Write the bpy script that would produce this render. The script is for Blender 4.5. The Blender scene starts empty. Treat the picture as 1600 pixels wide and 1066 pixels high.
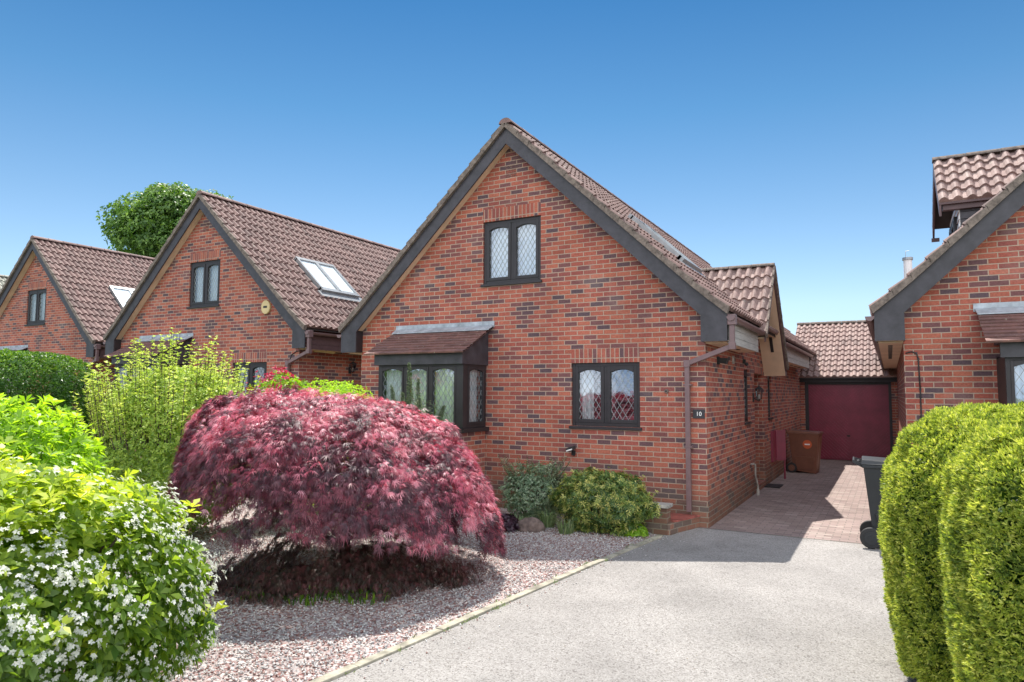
import bpy, bmesh, math, random
import numpy as np
from mathutils import Vector
R = math.radians
random.seed(7); RNG = np.random.default_rng(11)
S = bpy.context.scene
COL = S.collection

# ------------------------------------------------------------ camera, sky, sun, exposure
YAW, PITCH, ROLL, FPX = 28.9, 4.28, 0.3, 1067.0
CAM = np.array([2.34, -10.10, 1.93])
cd = bpy.data.cameras.new('camera'); cam = bpy.data.objects.new('camera', cd); COL.objects.link(cam)
cd.sensor_width = 36; cd.lens = 36 * FPX / 1600; cd.clip_end = 3000; cd.clip_start = 0.05
_y, _p, _r = R(YAW), R(PITCH), R(ROLL)
f0 = Vector((-math.sin(_y), math.cos(_y), 0)); r0 = Vector((math.cos(_y), math.sin(_y), 0)); z0 = Vector((0, 0, 1))
cf = f0 * math.cos(_p) + z0 * math.sin(_p); cu = z0 * math.cos(_p) - f0 * math.sin(_p)
cr = r0 * math.cos(_r) + cu * math.sin(_r); cu2 = cu * math.cos(_r) - r0 * math.sin(_r)
from mathutils import Matrix
cam.matrix_world = Matrix(((cr.x, cu2.x, -cf.x, CAM[0]), (cr.y, cu2.y, -cf.y, CAM[1]), (cr.z, cu2.z, -cf.z, CAM[2]), (0, 0, 0, 1)))
S.camera = cam
SUN = Vector((-0.265, 0.43, 1.0)).normalized()
W = bpy.data.worlds.new('World'); S.world = W; W.use_nodes = True
nt = W.node_tree; bg = nt.nodes['Background']
sk = nt.nodes.new('ShaderNodeTexSky'); sk.sky_type = 'NISHITA'; sk.sun_disc = False
sk.sun_elevation = math.asin(SUN.z); sk.sun_rotation = math.atan2(SUN.x, SUN.y)
sk.air_density = 1.0; sk.dust_density = 0.35; sk.ozone_density = 2.0
bg.inputs[1].default_value = 0.15
# the clear half of the sky, tuned for a deep blue zenith and pale horizon; behind the camera, cloud-like brightness is added as fill for the shaded fronts
def _n(t, **k):
    x = nt.nodes.new(t)
    for a, b in k.items(): setattr(x, a, b)
    return x
tcw = _n('ShaderNodeTexCoord'); sxw = _n('ShaderNodeSeparateXYZ'); nt.links.new(tcw.outputs['Generated'], sxw.inputs[0])
rw = _n('ShaderNodeValToRGB'); e = rw.color_ramp.elements
SKYM = [(0.0, (.42, .50, .72)), (0.06, (.44, .47, .54)), (0.12, (.48, .51, .53)), (0.24, (.35, .43, .46)), (0.38, (.195, .35, .41)), (0.51, (.105, .265, .36)), (1.0, (.15, .25, .30))]
while len(e) < len(SKYM): e.new(0.5)
for i, (p, c) in enumerate(SKYM): e[i].position = p; e[i].color = (*c, 1)
nt.links.new(sxw.outputs[2], rw.inputs[0])
mu = _n('ShaderNodeMix', data_type='RGBA', blend_type='MULTIPLY'); mu.inputs[0].default_value = 1.0; nt.links.new(sk.outputs[0], mu.inputs[6]); nt.links.new(rw.outputs[0], mu.inputs[7])
dt = _n('ShaderNodeVectorMath', operation='DOT_PRODUCT'); dt.inputs[1].default_value = (math.sin(_y), -math.cos(_y), 0.0); nt.links.new(tcw.outputs['Generated'], dt.inputs[0])
mrw = _n('ShaderNodeMapRange', interpolation_type='SMOOTHSTEP'); mrw.inputs[1].default_value = 0.05; mrw.inputs[2].default_value = 0.45; nt.links.new(dt.outputs['Value'], mrw.inputs[0])
cn = _n('ShaderNodeTexNoise'); cn.inputs['Scale'].default_value = 2.6; cn.inputs['Detail'].default_value = 6; nt.links.new(tcw.outputs['Generated'], cn.inputs['Vector'])
cr_ = _n('ShaderNodeValToRGB'); cr_.color_ramp.elements[0].position = .38; cr_.color_ramp.elements[0].color = (2.6, 3.6, 5.2, 1); cr_.color_ramp.elements[1].position = .60; cr_.color_ramp.elements[1].color = (9.9, 9.8, 9.9, 1); nt.links.new(cn.outputs[0], cr_.inputs[0])
mw = _n('ShaderNodeMix', data_type='RGBA'); nt.links.new(mrw.outputs[0], mw.inputs[0]); nt.links.new(mu.outputs[2], mw.inputs[6]); nt.links.new(cr_.outputs[0], mw.inputs[7])
nt.links.new(mw.outputs[2], bg.inputs[0])
sl = bpy.data.lights.new('sun', 'SUN'); sl.energy = 3.8; sl.angle = R(0.5); sl.color = (1.0, 0.95, 0.88)
so = bpy.data.objects.new('sun', sl); COL.objects.link(so); so.rotation_euler = SUN.to_track_quat('Z', 'Y').to_euler(); so.location = (0, 0, 30)
S.view_settings.view_transform = 'Standard'; S.view_settings.look = 'None'
S.view_settings.exposure = 1.0; S.view_settings.gamma = 1.0
S.render.engine = 'CYCLES'

# ------------------------------------------------------------ materials
def new_mat(name):
    m = bpy.data.materials.new(name); m.use_nodes = True
    n = m.node_tree.nodes; l = m.node_tree.links
    return m, n, l, n['Principled BSDF']
def node(n, t, **k):
    x = n.new(t)
    for a, b in k.items():
        if a.startswith('i_'): x.inputs[a[2:].replace('_', ' ')].default_value = b
        else: setattr(x, a, b)
    return x
def ramp(n, pts):
    r = n.new('ShaderNodeValToRGB'); e = r.color_ramp.elements
    while len(e) < len(pts): e.new(0.5)
    for i, (p, c) in enumerate(pts): e[i].position = p; e[i].color = (*c, 1)
    return r
def mat_plain(name, col, rough=0.6, var=0.12, scale=6.0, metal=0.0, bump=0.0, spec=0.5):
    m, n, l, b = new_mat(name)
    tc = n.new('ShaderNodeTexCoord'); no = node(n, 'ShaderNodeTexNoise', i_Scale=scale, i_Detail=5.0, i_Roughness=0.65)
    l.new(tc.outputs['Object'], no.inputs['Vector'])
    c0 = tuple(max(0, c * (1 - var * 2)) for c in col); c1 = tuple(min(1, c * (1 + var * 2)) for c in col)
    r = ramp(n, [(0.3, c0), (0.7, c1)]); l.new(no.outputs[0], r.inputs[0]); l.new(r.outputs[0], b.inputs['Base Color'])
    b.inputs['Roughness'].default_value = rough; b.inputs['Metallic'].default_value = metal
    b.inputs['Specular IOR Level'].default_value = spec
    if bump:
        bp = node(n, 'ShaderNodeBump', i_Strength=bump, i_Distance=0.01); l.new(no.outputs[0], bp.inputs['Height']); l.new(bp.outputs[0], b.inputs['Normal'])
    return m
def mat_brick(name, mortar=(0.48, 0.355, 0.27), w=0.225, h=0.075, soldier=False, tint=1.06):
    m, n, l, b = new_mat(name)
    uv = n.new('ShaderNodeUVMap')
    nz = node(n, 'ShaderNodeTexNoise', i_Scale=14.0, i_Detail=2.0)
    l.new(uv.outputs[0], nz.inputs['Vector'])
    mx = node(n, 'ShaderNodeVectorMath', operation='MULTIPLY_ADD'); mx.inputs[1].default_value = (0.006, 0.006, 0); l.new(nz.outputs['Color'], mx.inputs[0]); l.new(uv.outputs[0], mx.inputs[2])
    bt = n.new('ShaderNodeTexBrick'); bt.offset = 0.0 if soldier else 0.5; bt.offset_frequency = 2; bt.squash = 1.0
    bt.inputs['Color1'].default_value = (0, 0, 0, 1); bt.inputs['Color2'].default_value = (1, 1, 1, 1); bt.inputs['Mortar'].default_value = (0.5, 0.5, 0.5, 1)
    bt.inputs['Scale'].default_value = 1.0; bt.inputs['Mortar Size'].default_value = 0.0075; bt.inputs['Mortar Smooth'].default_value = 0.25
    bt.inputs['Brick Width'].default_value = w; bt.inputs['Row Height'].default_value = h
    l.new(mx.outputs[0], bt.inputs['Vector'])
    t = tint
    r = ramp(n, [(0.0, (0.29*t, 0.082*t, 0.055*t)), (0.28, (0.39*t, 0.125*t, 0.080*t)), (0.50, (0.32*t, 0.088*t, 0.062*t)), (0.66, (0.25*t, 0.074*t, 0.060*t)), (0.79, (0.175*t, 0.072*t, 0.068*t)), (0.95, (0.105, 0.068, 0.076))])
    l.new(bt.outputs['Color'], r.inputs[0])
    n2 = node(n, 'ShaderNodeTexNoise', i_Scale=38.0, i_Detail=6.0, i_Roughness=0.7); l.new(uv.outputs[0], n2.inputs['Vector'])
    n3 = node(n, 'ShaderNodeTexNoise', i_Scale=1.1, i_Detail=4.0, i_Roughness=0.6); l.new(uv.outputs[0], n3.inputs['Vector'])
    mr = node(n, 'ShaderNodeMapRange'); mr.inputs[1].default_value = 0.3; mr.inputs[2].default_value = 0.7; mr.inputs[3].default_value = 0.70; mr.inputs[4].default_value = 1.3; l.new(n2.outputs[0], mr.inputs[0])
    mr3 = node(n, 'ShaderNodeMapRange'); mr3.inputs[1].default_value = 0.3; mr3.inputs[2].default_value = 0.7; mr3.inputs[3].default_value = 0.82; mr3.inputs[4].default_value = 1.15; l.new(n3.outputs[0], mr3.inputs[0])
    mm = node(n, 'ShaderNodeMath', operation='MULTIPLY'); l.new(mr.outputs[0], mm.inputs[0]); l.new(mr3.outputs[0], mm.inputs[1])
    vm = node(n, 'ShaderNodeVectorMath', operation='SCALE'); l.new(r.outputs[0], vm.inputs[0]); l.new(mm.outputs[0], vm.inputs['Scale'])
    mix = n.new('ShaderNodeMix'); mix.data_type = 'RGBA'; l.new(bt.outputs['Fac'], mix.inputs[0]); l.new(vm.outputs[0], mix.inputs[6])
    r2 = ramp(n, [(0.3, tuple(c * 0.7 for c in mortar)), (0.7, mortar)]); l.new(n3.outputs[0], r2.inputs[0]); l.new(r2.outputs[0], mix.inputs[7])
    sv = n.new('ShaderNodeSeparateXYZ'); l.new(uv.outputs[0], sv.inputs[0])
    n4 = node(n, 'ShaderNodeTexNoise', i_Scale=2.2, i_Detail=6.0, i_Roughness=0.7); l.new(uv.outputs[0], n4.inputs['Vector'])
    ad = node(n, 'ShaderNodeMath', operation='MULTIPLY_ADD'); ad.inputs[1].default_value = -1.6; l.new(n4.outputs[0], ad.inputs[0]); l.new(sv.outputs[1], ad.inputs[2])
    m4 = node(n, 'ShaderNodeMapRange'); m4.inputs[1].default_value = -0.75; m4.inputs[2].default_value = 0.15; m4.inputs[3].default_value = 0.55 if not soldier else 0.0; m4.inputs[4].default_value = 0.0; l.new(ad.outputs[0], m4.inputs[0])
    mx4 = n.new('ShaderNodeMix'); mx4.data_type = 'RGBA'; l.new(m4.outputs[0], mx4.inputs[0]); l.new(mix.outputs[2], mx4.inputs[6]); mx4.inputs[7].default_value = (0.15, 0.125, 0.085, 1)
    n5 = node(n, 'ShaderNodeTexNoise', i_Scale=0.9, i_Detail=7.0, i_Roughness=0.68, i_Distortion=0.4); l.new(uv.outputs[0], n5.inputs['Vector'])
    m5 = node(n, 'ShaderNodeMapRange'); m5.inputs[1].default_value = 0.56; m5.inputs[2].default_value = 0.78; m5.inputs[3].default_value = 0.0; m5.inputs[4].default_value = 0.30; l.new(n5.outputs[0], m5.inputs[0])
    mx5 = n.new('ShaderNodeMix'); mx5.data_type = 'RGBA'; l.new(m5.outputs[0], mx5.inputs[0]); l.new(mx4.outputs[2], mx5.inputs[6]); mx5.inputs[7].default_value = (0.46, 0.38, 0.33, 1)
    l.new(mx5.outputs[2], b.inputs['Base Color']); b.inputs['Roughness'].default_value = 0.85; b.inputs['Specular IOR Level'].default_value = 0.25
    sb = node(n, 'ShaderNodeMath', operation='MULTIPLY_ADD'); sb.inputs[1].default_value = -1.0; l.new(bt.outputs['Fac'], sb.inputs[0])
    s2 = node(n, 'ShaderNodeMath', operation='MULTIPLY'); s2.inputs[1].default_value = 0.35; l.new(n2.outputs[0], s2.inputs[0]); l.new(s2.outputs[0], sb.inputs[2])
    bp = node(n, 'ShaderNodeBump', i_Strength=0.7, i_Distance=0.006); l.new(sb.outputs[0], bp.inputs['Height']); l.new(bp.outputs[0], b.inputs['Normal'])
    return m
def mat_tile(name, cols, rough=0.75):
    m, n, l, b = new_mat(name)
    uv = n.new('ShaderNodeUVMap'); fl = node(n, 'ShaderNodeVectorMath', operation='FLOOR'); l.new(uv.outputs[0], fl.inputs[0])
    wn = n.new('ShaderNodeTexWhiteNoise'); wn.noise_dimensions = '2D'; l.new(fl.outputs[0], wn.inputs['Vector'])
    r = ramp(n, [(i / (len(cols) - 1), c) for i, c in enumerate(cols)]); l.new(wn.outputs[0], r.inputs[0])
    tc = n.new('ShaderNodeTexCoord')
    n2 = node(n, 'ShaderNodeTexNoise', i_Scale=9.0, i_Detail=8.0, i_Roughness=0.75); l.new(tc.outputs['Object'], n2.inputs['Vector'])
    mr = node(n, 'ShaderNodeMapRange'); mr.inputs[1].default_value = 0.3; mr.inputs[2].default_value = 0.7; mr.inputs[3].default_value = 0.62; mr.inputs[4].default_value = 1.3; l.new(n2.outputs[0], mr.inputs[0])
    vm = node(n, 'ShaderNodeVectorMath', operation='SCALE'); l.new(r.outputs[0], vm.inputs[0]); l.new(mr.outputs[0], vm.inputs['Scale'])
    # lichen spots
    n3 = node(n, 'ShaderNodeTexNoise', i_Scale=26.0, i_Detail=3.0); l.new(tc.outputs['Object'], n3.inputs['Vector'])
    r3 = ramp(n, [(0.66, (0, 0, 0)), (0.72, (1, 1, 1))]); l.new(n3.outputs[0], r3.inputs[0])
    mix = n.new('ShaderNodeMix'); mix.data_type = 'RGBA'; l.new(r3.outputs[0], mix.inputs[0]); l.new(vm.outputs[0], mix.inputs[6]); mix.inputs[7].default_value = (0.36, 0.34, 0.27, 1)
    l.new(mix.outputs[2], b.inputs['Base Color']); b.inputs['Roughness'].default_value = rough
    bp = node(n, 'ShaderNodeBump', i_Strength=0.35, i_Distance=0.01); l.new(n2.outputs[0], bp.inputs['Height']); l.new(bp.outputs[0], b.inputs['Normal'])
    return m
def mat_leaf(name, cols, trans=0.45, rough=0.42, spec=0.5, tcol=None):
    """leaf: per-leaf random value in attribute 'rnd' picks its colour"""
    m, n, l, b = new_mat(name)
    at = n.new('ShaderNodeAttribute'); at.attribute_name = 'rnd'
    r = ramp(n, [(i / (len(cols) - 1), c) for i, c in enumerate(cols)]); l.new(at.outputs['Fac'], r.inputs[0])
    l.new(r.outputs[0], b.inputs['Base Color']); b.inputs['Roughness'].default_value = rough; b.inputs['Specular IOR Level'].default_value = spec
    tr = n.new('ShaderNodeBsdfTranslucent'); sc = node(n, 'ShaderNodeMix'); sc.data_type = 'RGBA'; sc.blend_type = 'MULTIPLY'; sc.inputs[0].default_value = 1.0
    l.new(r.outputs[0], sc.inputs[6]); sc.inputs[7].default_value = (*(tcol or (1.5, 1.5, 0.7)), 1); l.new(sc.outputs[2], tr.inputs['Color'])
    ms = n.new('ShaderNodeMixShader'); ms.inputs[0].default_value = trans; l.new(b.outputs[0], ms.inputs[1]); l.new(tr.outputs[0], ms.inputs[2])
    l.new(ms.outputs[0], n['Material Output'].inputs[0])
    return m
def mat_glass(name, refl=0.5, tint=(0.9, 0.95, 0.95)):
    m, n, l, b = new_mat(name); n.remove(b)
    g = n.new('ShaderNodeBsdfGlossy'); g.inputs['Roughness'].default_value = 0.02; g.inputs['Color'].default_value = (0.9, 0.95, 1, 1)
    t = n.new('ShaderNodeBsdfTransparent'); t.inputs[0].default_value = (*tint, 1)
    fr = n.new('ShaderNodeFresnel'); fr.inputs[0].default_value = 1.5
    mr = node(n, 'ShaderNodeMapRange'); mr.inputs[1].default_value = 0.0; mr.inputs[2].default_value = 1.0; mr.inputs[3].default_value = refl * 0.12; mr.inputs[4].default_value = 1.0; l.new(fr.outputs[0], mr.inputs[0])
    ms = n.new('ShaderNodeMixShader'); l.new(mr.outputs[0], ms.inputs[0]); l.new(t.outputs[0], ms.inputs[1]); l.new(g.outputs[0], ms.inputs[2])
    l.new(ms.outputs[0], n['Material Output'].inputs[0])
    # gentle waviness of old panes
    tc = n.new('ShaderNodeTexCoord'); no = node(n, 'ShaderNodeTexNoise', i_Scale=3.0); l.new(tc.outputs['Object'], no.inputs['Vector'])
    bp = node(n, 'ShaderNodeBump', i_Strength=0.12, i_Distance=0.02); l.new(no.outputs[0], bp.inputs['Height']); l.new(bp.outputs[0], g.inputs['Normal'])
    return m
def mat_speck(name, base, specks, scale, rough=0.9, bump=0.5, big=0.15):
    m, n, l, b = new_mat(name); tc = n.new('ShaderNodeTexCoord')
    vo = node(n, 'ShaderNodeTexVoronoi', i_Scale=scale); l.new(tc.outputs['Object'], vo.inputs['Vector'])
    sp = n.new('ShaderNodeSeparateColor'); l.new(vo.outputs['Color'], sp.inputs[0])
    r = ramp(n, [(i / (len(specks) - 1), c) for i, c in enumerate(specks)]); l.new(sp.outputs[0], r.inputs[0])
    no = node(n, 'ShaderNodeTexNoise', i_Scale=0.9, i_Detail=8.0, i_Roughness=0.62); l.new(tc.outputs['Object'], no.inputs['Vector'])
    mr = node(n, 'ShaderNodeMapRange'); mr.inputs[1].default_value = 0.3; mr.inputs[2].default_value = 0.7; mr.inputs[3].default_value = 1 - big; mr.inputs[4].default_value = 1 + big; l.new(no.outputs[0], mr.inputs[0])
    vm = node(n, 'ShaderNodeVectorMath', operation='SCALE'); l.new(r.outputs[0], vm.inputs[0]); l.new(mr.outputs[0], vm.inputs['Scale'])
    st = node(n, 'ShaderNodeTexNoise', i_Scale=0.55, i_Detail=9.0, i_Roughness=0.72, i_Distortion=0.6); l.new(tc.outputs['Object'], st.inputs['Vector'])
    sm = node(n, 'ShaderNodeMapRange'); sm.inputs[1].default_value = 0.54; sm.inputs[2].default_value = 0.72; sm.inputs[3].default_value = 1.0; sm.inputs[4].default_value = 0.74; l.new(st.outputs[0], sm.inputs[0])
    v2 = node(n, 'ShaderNodeVectorMath', operation='SCALE'); l.new(vm.outputs[0], v2.inputs[0]); l.new(sm.outputs[0], v2.inputs['Scale']); vm = v2
    l.new(vm.outputs[0], b.inputs['Base Color']); b.inputs['Roughness'].default_value = rough; b.inputs['Specular IOR Level'].default_value = 0.2
    bp = node(n, 'ShaderNodeBump', i_Strength=bump, i_Distance=0.006); l.new(vo.outputs['Distance'], bp.inputs['Height']); bp.invert = True; l.new(bp.outputs[0], b.inputs['Normal'])
    return m
def mat_boards(name, col, pitch, rough=0.7, axis='Z', var=0.15):
    m, n, l, b = new_mat(name); tc = n.new('ShaderNodeTexCoord'); sx = n.new('ShaderNodeSeparateXYZ'); l.new(tc.outputs['Object'], sx.inputs[0])
    mp = node(n, 'ShaderNodeMapping'); mp.inputs['Scale'].default_value = (2.0, 2.0, 40.0); l.new(tc.outputs['Object'], mp.inputs[0])
    no = node(n, 'ShaderNodeTexNoise', i_Scale=1.5, i_Detail=5.0); l.new(mp.outputs[0], no.inputs['Vector'])
    r = ramp(n, [(0.3, tuple(c * (1 - var * 1.6) for c in col)), (0.7, tuple(c * (1 + var) for c in col))]); l.new(no.outputs[0], r.inputs[0])
    l.new(r.outputs[0], b.inputs['Base Color']); b.inputs['Roughness'].default_value = rough
    return m

M = {}
M['brick'] = mat_brick('red_brick'); M['soldier'] = mat_brick('soldier_brick', w=0.075, h=0.225, soldier=True)
M['plinth'] = mat_brick('plinth_brick', mortar=(0.42, 0.36, 0.28), tint=0.85)
M['stepbrick'] = mat_brick('step_brick', mortar=(0.4, 0.33, 0.26), tint=1.0)
M['oldbrick'] = mat_brick('mossy_brick', mortar=(0.34, 0.31, 0.22), tint=0.6)
M['tile'] = mat_tile('brown_roof_tile', [(0.125, 0.075, 0.066), (0.20, 0.118, 0.102), (0.16, 0.094, 0.082), (0.24, 0.148, 0.128)])
M['tile_light'] = mat_tile('pinkish_roof_tile', [(0.20, 0.135, 0.12), (0.30, 0.20, 0.175), (0.25, 0.165, 0.145), (0.34, 0.24, 0.21)])
M['plain_tile'] = mat_tile('plain_clay_tile', [(0.13, 0.065, 0.055), (0.19, 0.09, 0.075), (0.15, 0.08, 0.07), (0.22, 0.11, 0.09)])
M['tile_grey'] = mat_tile('weathered_grey_tile', [(0.25, 0.25, 0.20), (0.34, 0.34, 0.28), (0.30, 0.29, 0.24)])
M['verge'] = mat_plain('mortared_verge', (0.17, 0.135, 0.112), 0.95, 0.28, 14, bump=0.8)
M['deck'] = mat_plain('roof_deck', (0.05, 0.04, 0.035), 0.9)
M['dark'] = mat_plain('black_brown_joinery', (0.020, 0.017, 0.019), 0.5, 0.15, 5)
M['barge'] = mat_plain('slate_painted_board', (0.040, 0.037, 0.044), 0.5, 0.22, 5)
M['cream'] = mat_plain('cream_soffit', (0.68, 0.50, 0.35), 0.7, 0.07, 2)
M['greyboard'] = mat_boards('weathered_boards', (0.44, 0.43, 0.40), 0.1)
M['brownboard'] = mat_plain('brown_fascia', (0.10, 0.055, 0.055), 0.5)
M['gutter'] = mat_plain('brown_plastic_gutter', (0.17, 0.105, 0.105), 0.4, 0.08)
M['lead'] = mat_plain('lead_flashing', (0.34, 0.37, 0.40), 0.5, 0.2, 5, metal=0.3, bump=0.3)
M['leadline'] = mat_plain('lead_came', (0.28, 0.30, 0.30), 0.45, 0.1, metal=0.4)
M['leadwhite'] = mat_plain('bright_lead_came', (0.40, 0.42, 0.41), 0.4, 0.1, metal=0.2)
M['glass'] = mat_glass('window_glass', 1.9); M['skyreflect'] = mat_plain('skylight_painted_reflection', (0.66, 0.74, 0.77), 0.12, 0.03)  # skylight pane: opaque pale colour stands in for the bright sky reflection
M['curtain'] = mat_plain('net_curtain', (0.84, 0.87, 0.90), 0.9, 0.06)
M['alu'] = mat_plain('grey_aluminium', (0.33, 0.34, 0.34), 0.4, 0.08, metal=0.5)
M['maroon'] = mat_plain('maroon_paint', (0.21, 0.022, 0.050), 0.40, 0.10, 3)
M['redtile'] = mat_plain('red_quarry_tile', (0.30, 0.085, 0.065), 0.6, 0.2, 8)
M['stone'] = mat_plain('weathered_stone', (0.36, 0.34, 0.30), 0.9, 0.25, 12, bump=0.6)
M['rock'] = mat_plain('brown_rock', (0.14, 0.10, 0.085), 0.9, 0.3, 9, bump=1.0)
M['binbrown'] = mat_plain('brown_bin_plastic', (0.16, 0.060, 0.035), 0.45, 0.08)
M['binblack'] = mat_plain('black_bin_plastic', (0.016, 0.018, 0.020), 0.5, 0.1)
M['rubber'] = mat_plain('black_rubber', (0.02, 0.02, 0.02), 0.7)
M['orange'] = mat_plain('orange_sticker', (0.52, 0.10, 0.03), 0.5, 0.03)
M['white'] = mat_plain('white_paint', (0.78, 0.77, 0.74), 0.5, 0.03)
M['yellowbox'] = mat_plain('alarm_cover', (0.62, 0.48, 0.24), 0.5, 0.05)
M['slate'] = mat_plain('black_slate', (0.03, 0.028, 0.032), 0.4)
M['bark'] = mat_plain('dark_bark', (0.07, 0.05, 0.04), 0.9, 0.3, 12, bump=1.0)
M['kerb'] = mat_plain('concrete_edging', (0.34, 0.315, 0.245), 0.9, 0.25, 7, bump=0.5)
M['drive'] = mat_speck('aggregate_driveway', None, [(0.15, 0.138, 0.128), (0.31, 0.294, 0.276), (0.27, 0.255, 0.240), (0.36, 0.345, 0.327), (0.19, 0.174, 0.162)], 95, bump=0.6, big=0.18)
M['gravelbase'] = mat_speck('gravel_chippings', None, [(0.24, 0.12, 0.105), (0.42, 0.40, 0.39), (0.20, 0.095, 0.085), (0.58, 0.55, 0.52), (0.33, 0.22, 0.20)], 42, bump=1.0)
M['grass'] = mat_plain('lawn', (0.06, 0.09, 0.03), 0.9, 0.25, 2)
M['soil'] = mat_plain('dark_soil', (0.05, 0.04, 0.03), 0.95, 0.3, 10)

def mat_paving():
    m, n, l, b = new_mat('block_paving')
    tc = n.new('ShaderNodeTexCoord')
    bt = n.new('ShaderNodeTexBrick'); bt.offset = 0.5
    for k, v in (('Scale', 1.0), ('Mortar Size', 0.006), ('Mortar Smooth', 0.3), ('Brick Width', 0.2), ('Row Height', 0.1)): bt.inputs[k].default_value = v
    bt.inputs['Color1'].default_value = (0, 0, 0, 1); bt.inputs['Color2'].default_value = (1, 1, 1, 1)
    l.new(tc.outputs['Object'], bt.inputs['Vector'])
    r = ramp(n, [(0, (0.22, 0.16, 0.145)), (0.4, (0.31, 0.235, 0.21)), (0.7, (0.27, 0.20, 0.185)), (1, (0.37, 0.30, 0.265))]); l.new(bt.outputs['Color'], r.inputs[0])
    no = node(n, 'ShaderNodeTexNoise', i_Scale=1.3, i_Detail=8.0, i_Roughness=0.7); l.new(tc.outputs['Object'], no.inputs['Vector'])
    mr = node(n, 'ShaderNodeMapRange'); mr.inputs[1].default_value = 0.3; mr.inputs[2].default_value = 0.7; mr.inputs[3].default_value = 0.8; mr.inputs[4].default_value = 1.2; l.new(no.outputs[0], mr.inputs[0])
    vm = node(n, 'ShaderNodeVectorMath', operation='SCALE'); l.new(r.outputs[0], vm.inputs[0]); l.new(mr.outputs[0], vm.inputs['Scale'])
    mix = n.new('ShaderNodeMix'); mix.data_type = 'RGBA'; l.new(bt.outputs['Fac'], mix.inputs[0]); l.new(vm.outputs[0], mix.inputs[6]); mix.inputs[7].default_value = (0.16, 0.14, 0.12, 1)
    l.new(mix.outputs[2], b.inputs['Base Color']); b.inputs['Roughness'].default_value = 0.85
    bp = node(n, 'ShaderNodeBump', i_Strength=0.8, i_Distance=0.006); bp.invert = True; l.new(bt.outputs['Fac'], bp.inputs['Height']); l.new(bp.outputs[0], b.inputs['Normal'])
    return m
M['paving'] = mat_paving()

# ------------------------------------------------------------ mesh helpers
class MB:
    def __init__(s): s.v = []; s.f = []; s.uv = []; s.mi = []
    def face(s, pts, uvs=None, mi=0):
        b = len(s.v); s.v += [tuple(p) for p in pts]; s.f.append(tuple(range(b, b + len(pts))))
        if uvs is None:
            p0, p1, p2 = Vector(pts[0]), Vector(pts[1]), Vector(pts[2]); nn = (p1 - p0).cross(p2 - p0)
            ax = max(range(3), key=lambda i: abs(nn[i]))
            uvs = [((p[1], p[2]) if ax == 0 else (p[0], p[2]) if ax == 1 else (p[0], p[1])) for p in pts]
        s.uv += uvs; s.mi.append(mi)
    def hexa(s, p, mi=0):   # 8 pts: bottom 4 ccw, top 4 ccw
        for q in ((0, 3, 2, 1), (4, 5, 6, 7), (0, 1, 5, 4), (1, 2, 6, 5), (2, 3, 7, 6), (3, 0, 4, 7)): s.face([p[i] for i in q], mi=mi)
    def box(s, x0, x1, y0, y1, z0, z1, mi=0, F=None):
        p = [(x0, y0, z0), (x1, y0, z0), (x1, y1, z0), (x0, y1, z0), (x0, y0, z1), (x1, y0, z1), (x1, y1, z1), (x0, y1, z1)]
        if F: p = [F(*q) for q in p]
        s.hexa(p, mi)
    def prism(s, poly, a, b, F=None, mi=0):   # poly of (u,v); extruded n from a to b ; F(u,v,n)
        F = F or (lambda u, v, n: (u, n, v)); A = [F(u, v, a) for u, v in poly]; B = [F(u, v, b) for u, v in poly]
        s.face(A, mi=mi); s.face(B[::-1], mi=mi)
        for i in range(len(poly)):
            j = (i + 1) % len(poly); s.face([A[j], A[i], B[i], B[j]], mi=mi)
    def tube(s, p0, p1, r0, r1=None, k=10, mi=0, caps=True):
        r1 = r0 if r1 is None else r1; p0 = Vector(p0); p1 = Vector(p1); d = (p1 - p0).normalized()
        a = d.orthogonal().normalized(); c = d.cross(a)
        A = [p0 + (a * math.cos(2 * math.pi * i / k) + c * math.sin(2 * math.pi * i / k)) * r0 for i in range(k)]
        B = [p1 + (a * math.cos(2 * math.pi * i / k) + c * math.sin(2 * math.pi * i / k)) * r1 for i in range(k)]
        for i in range(k): j = (i + 1) % k; s.face([A[i], A[j], B[j], B[i]], mi=mi)
        if caps: s.face(A[::-1], mi=mi); s.face(B, mi=mi)
    def build(s, name, mats, parent=None, smooth=False, bevel=0):
        me = bpy.data.meshes.new(name); me.from_pydata(s.v, [], s.f)
        u = me.uv_layers.new(name='UVMap'); u.data.foreach_set('uv', np.array(s.uv, dtype=np.float32).ravel())
        for m in (mats if isinstance(mats, (list, tuple)) else [mats]): me.materials.append(m)
        me.polygons.foreach_set('material_index', s.mi)
        o = bpy.data.objects.new(name, me); COL.objects.link(o)
        bm = bmesh.new(); bm.from_mesh(me); bmesh.ops.remove_doubles(bm, verts=bm.verts, dist=1e-5)
        bmesh.ops.recalc_face_normals(bm, faces=bm.faces); bm.to_mesh(me); bm.free()
        if smooth:
            me.polygons.foreach_set('use_smooth', [True] * len(me.polygons))
        if bevel:
            bv = o.modifiers.new('bevel', 'BEVEL'); bv.width = bevel; bv.segments = 2; bv.limit_method = 'ANGLE'
        if parent: o.parent = parent
        return o
def tag(o, label=None, cat=None, group=None, kind=None):
    if label: o['label'] = label
    if cat: o['category'] = cat
    if group: o['group'] = group
    if kind: o['kind'] = kind
    return o
def thing(name, loc, label, cat, group=None, rz=0):
    o = bpy.data.objects.new(name, None); COL.objects.link(o); o.location = loc; o.rotation_euler = (0, 0, rz); o.empty_display_size = 0.2
    return tag(o, label, cat, group)

def FF(y=0):   # front-facing frame (faces -Y): u->x, v->z, n outward
    return lambda u, v, n: (u, y - n, v)
def FS(x=0):   # faces +X ; u->y
    return lambda u, v, n: (x + n, u, v)
def FL(x=0):   # faces -X ; u->y
    return lambda u, v, n: (x - n, u, v)

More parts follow.
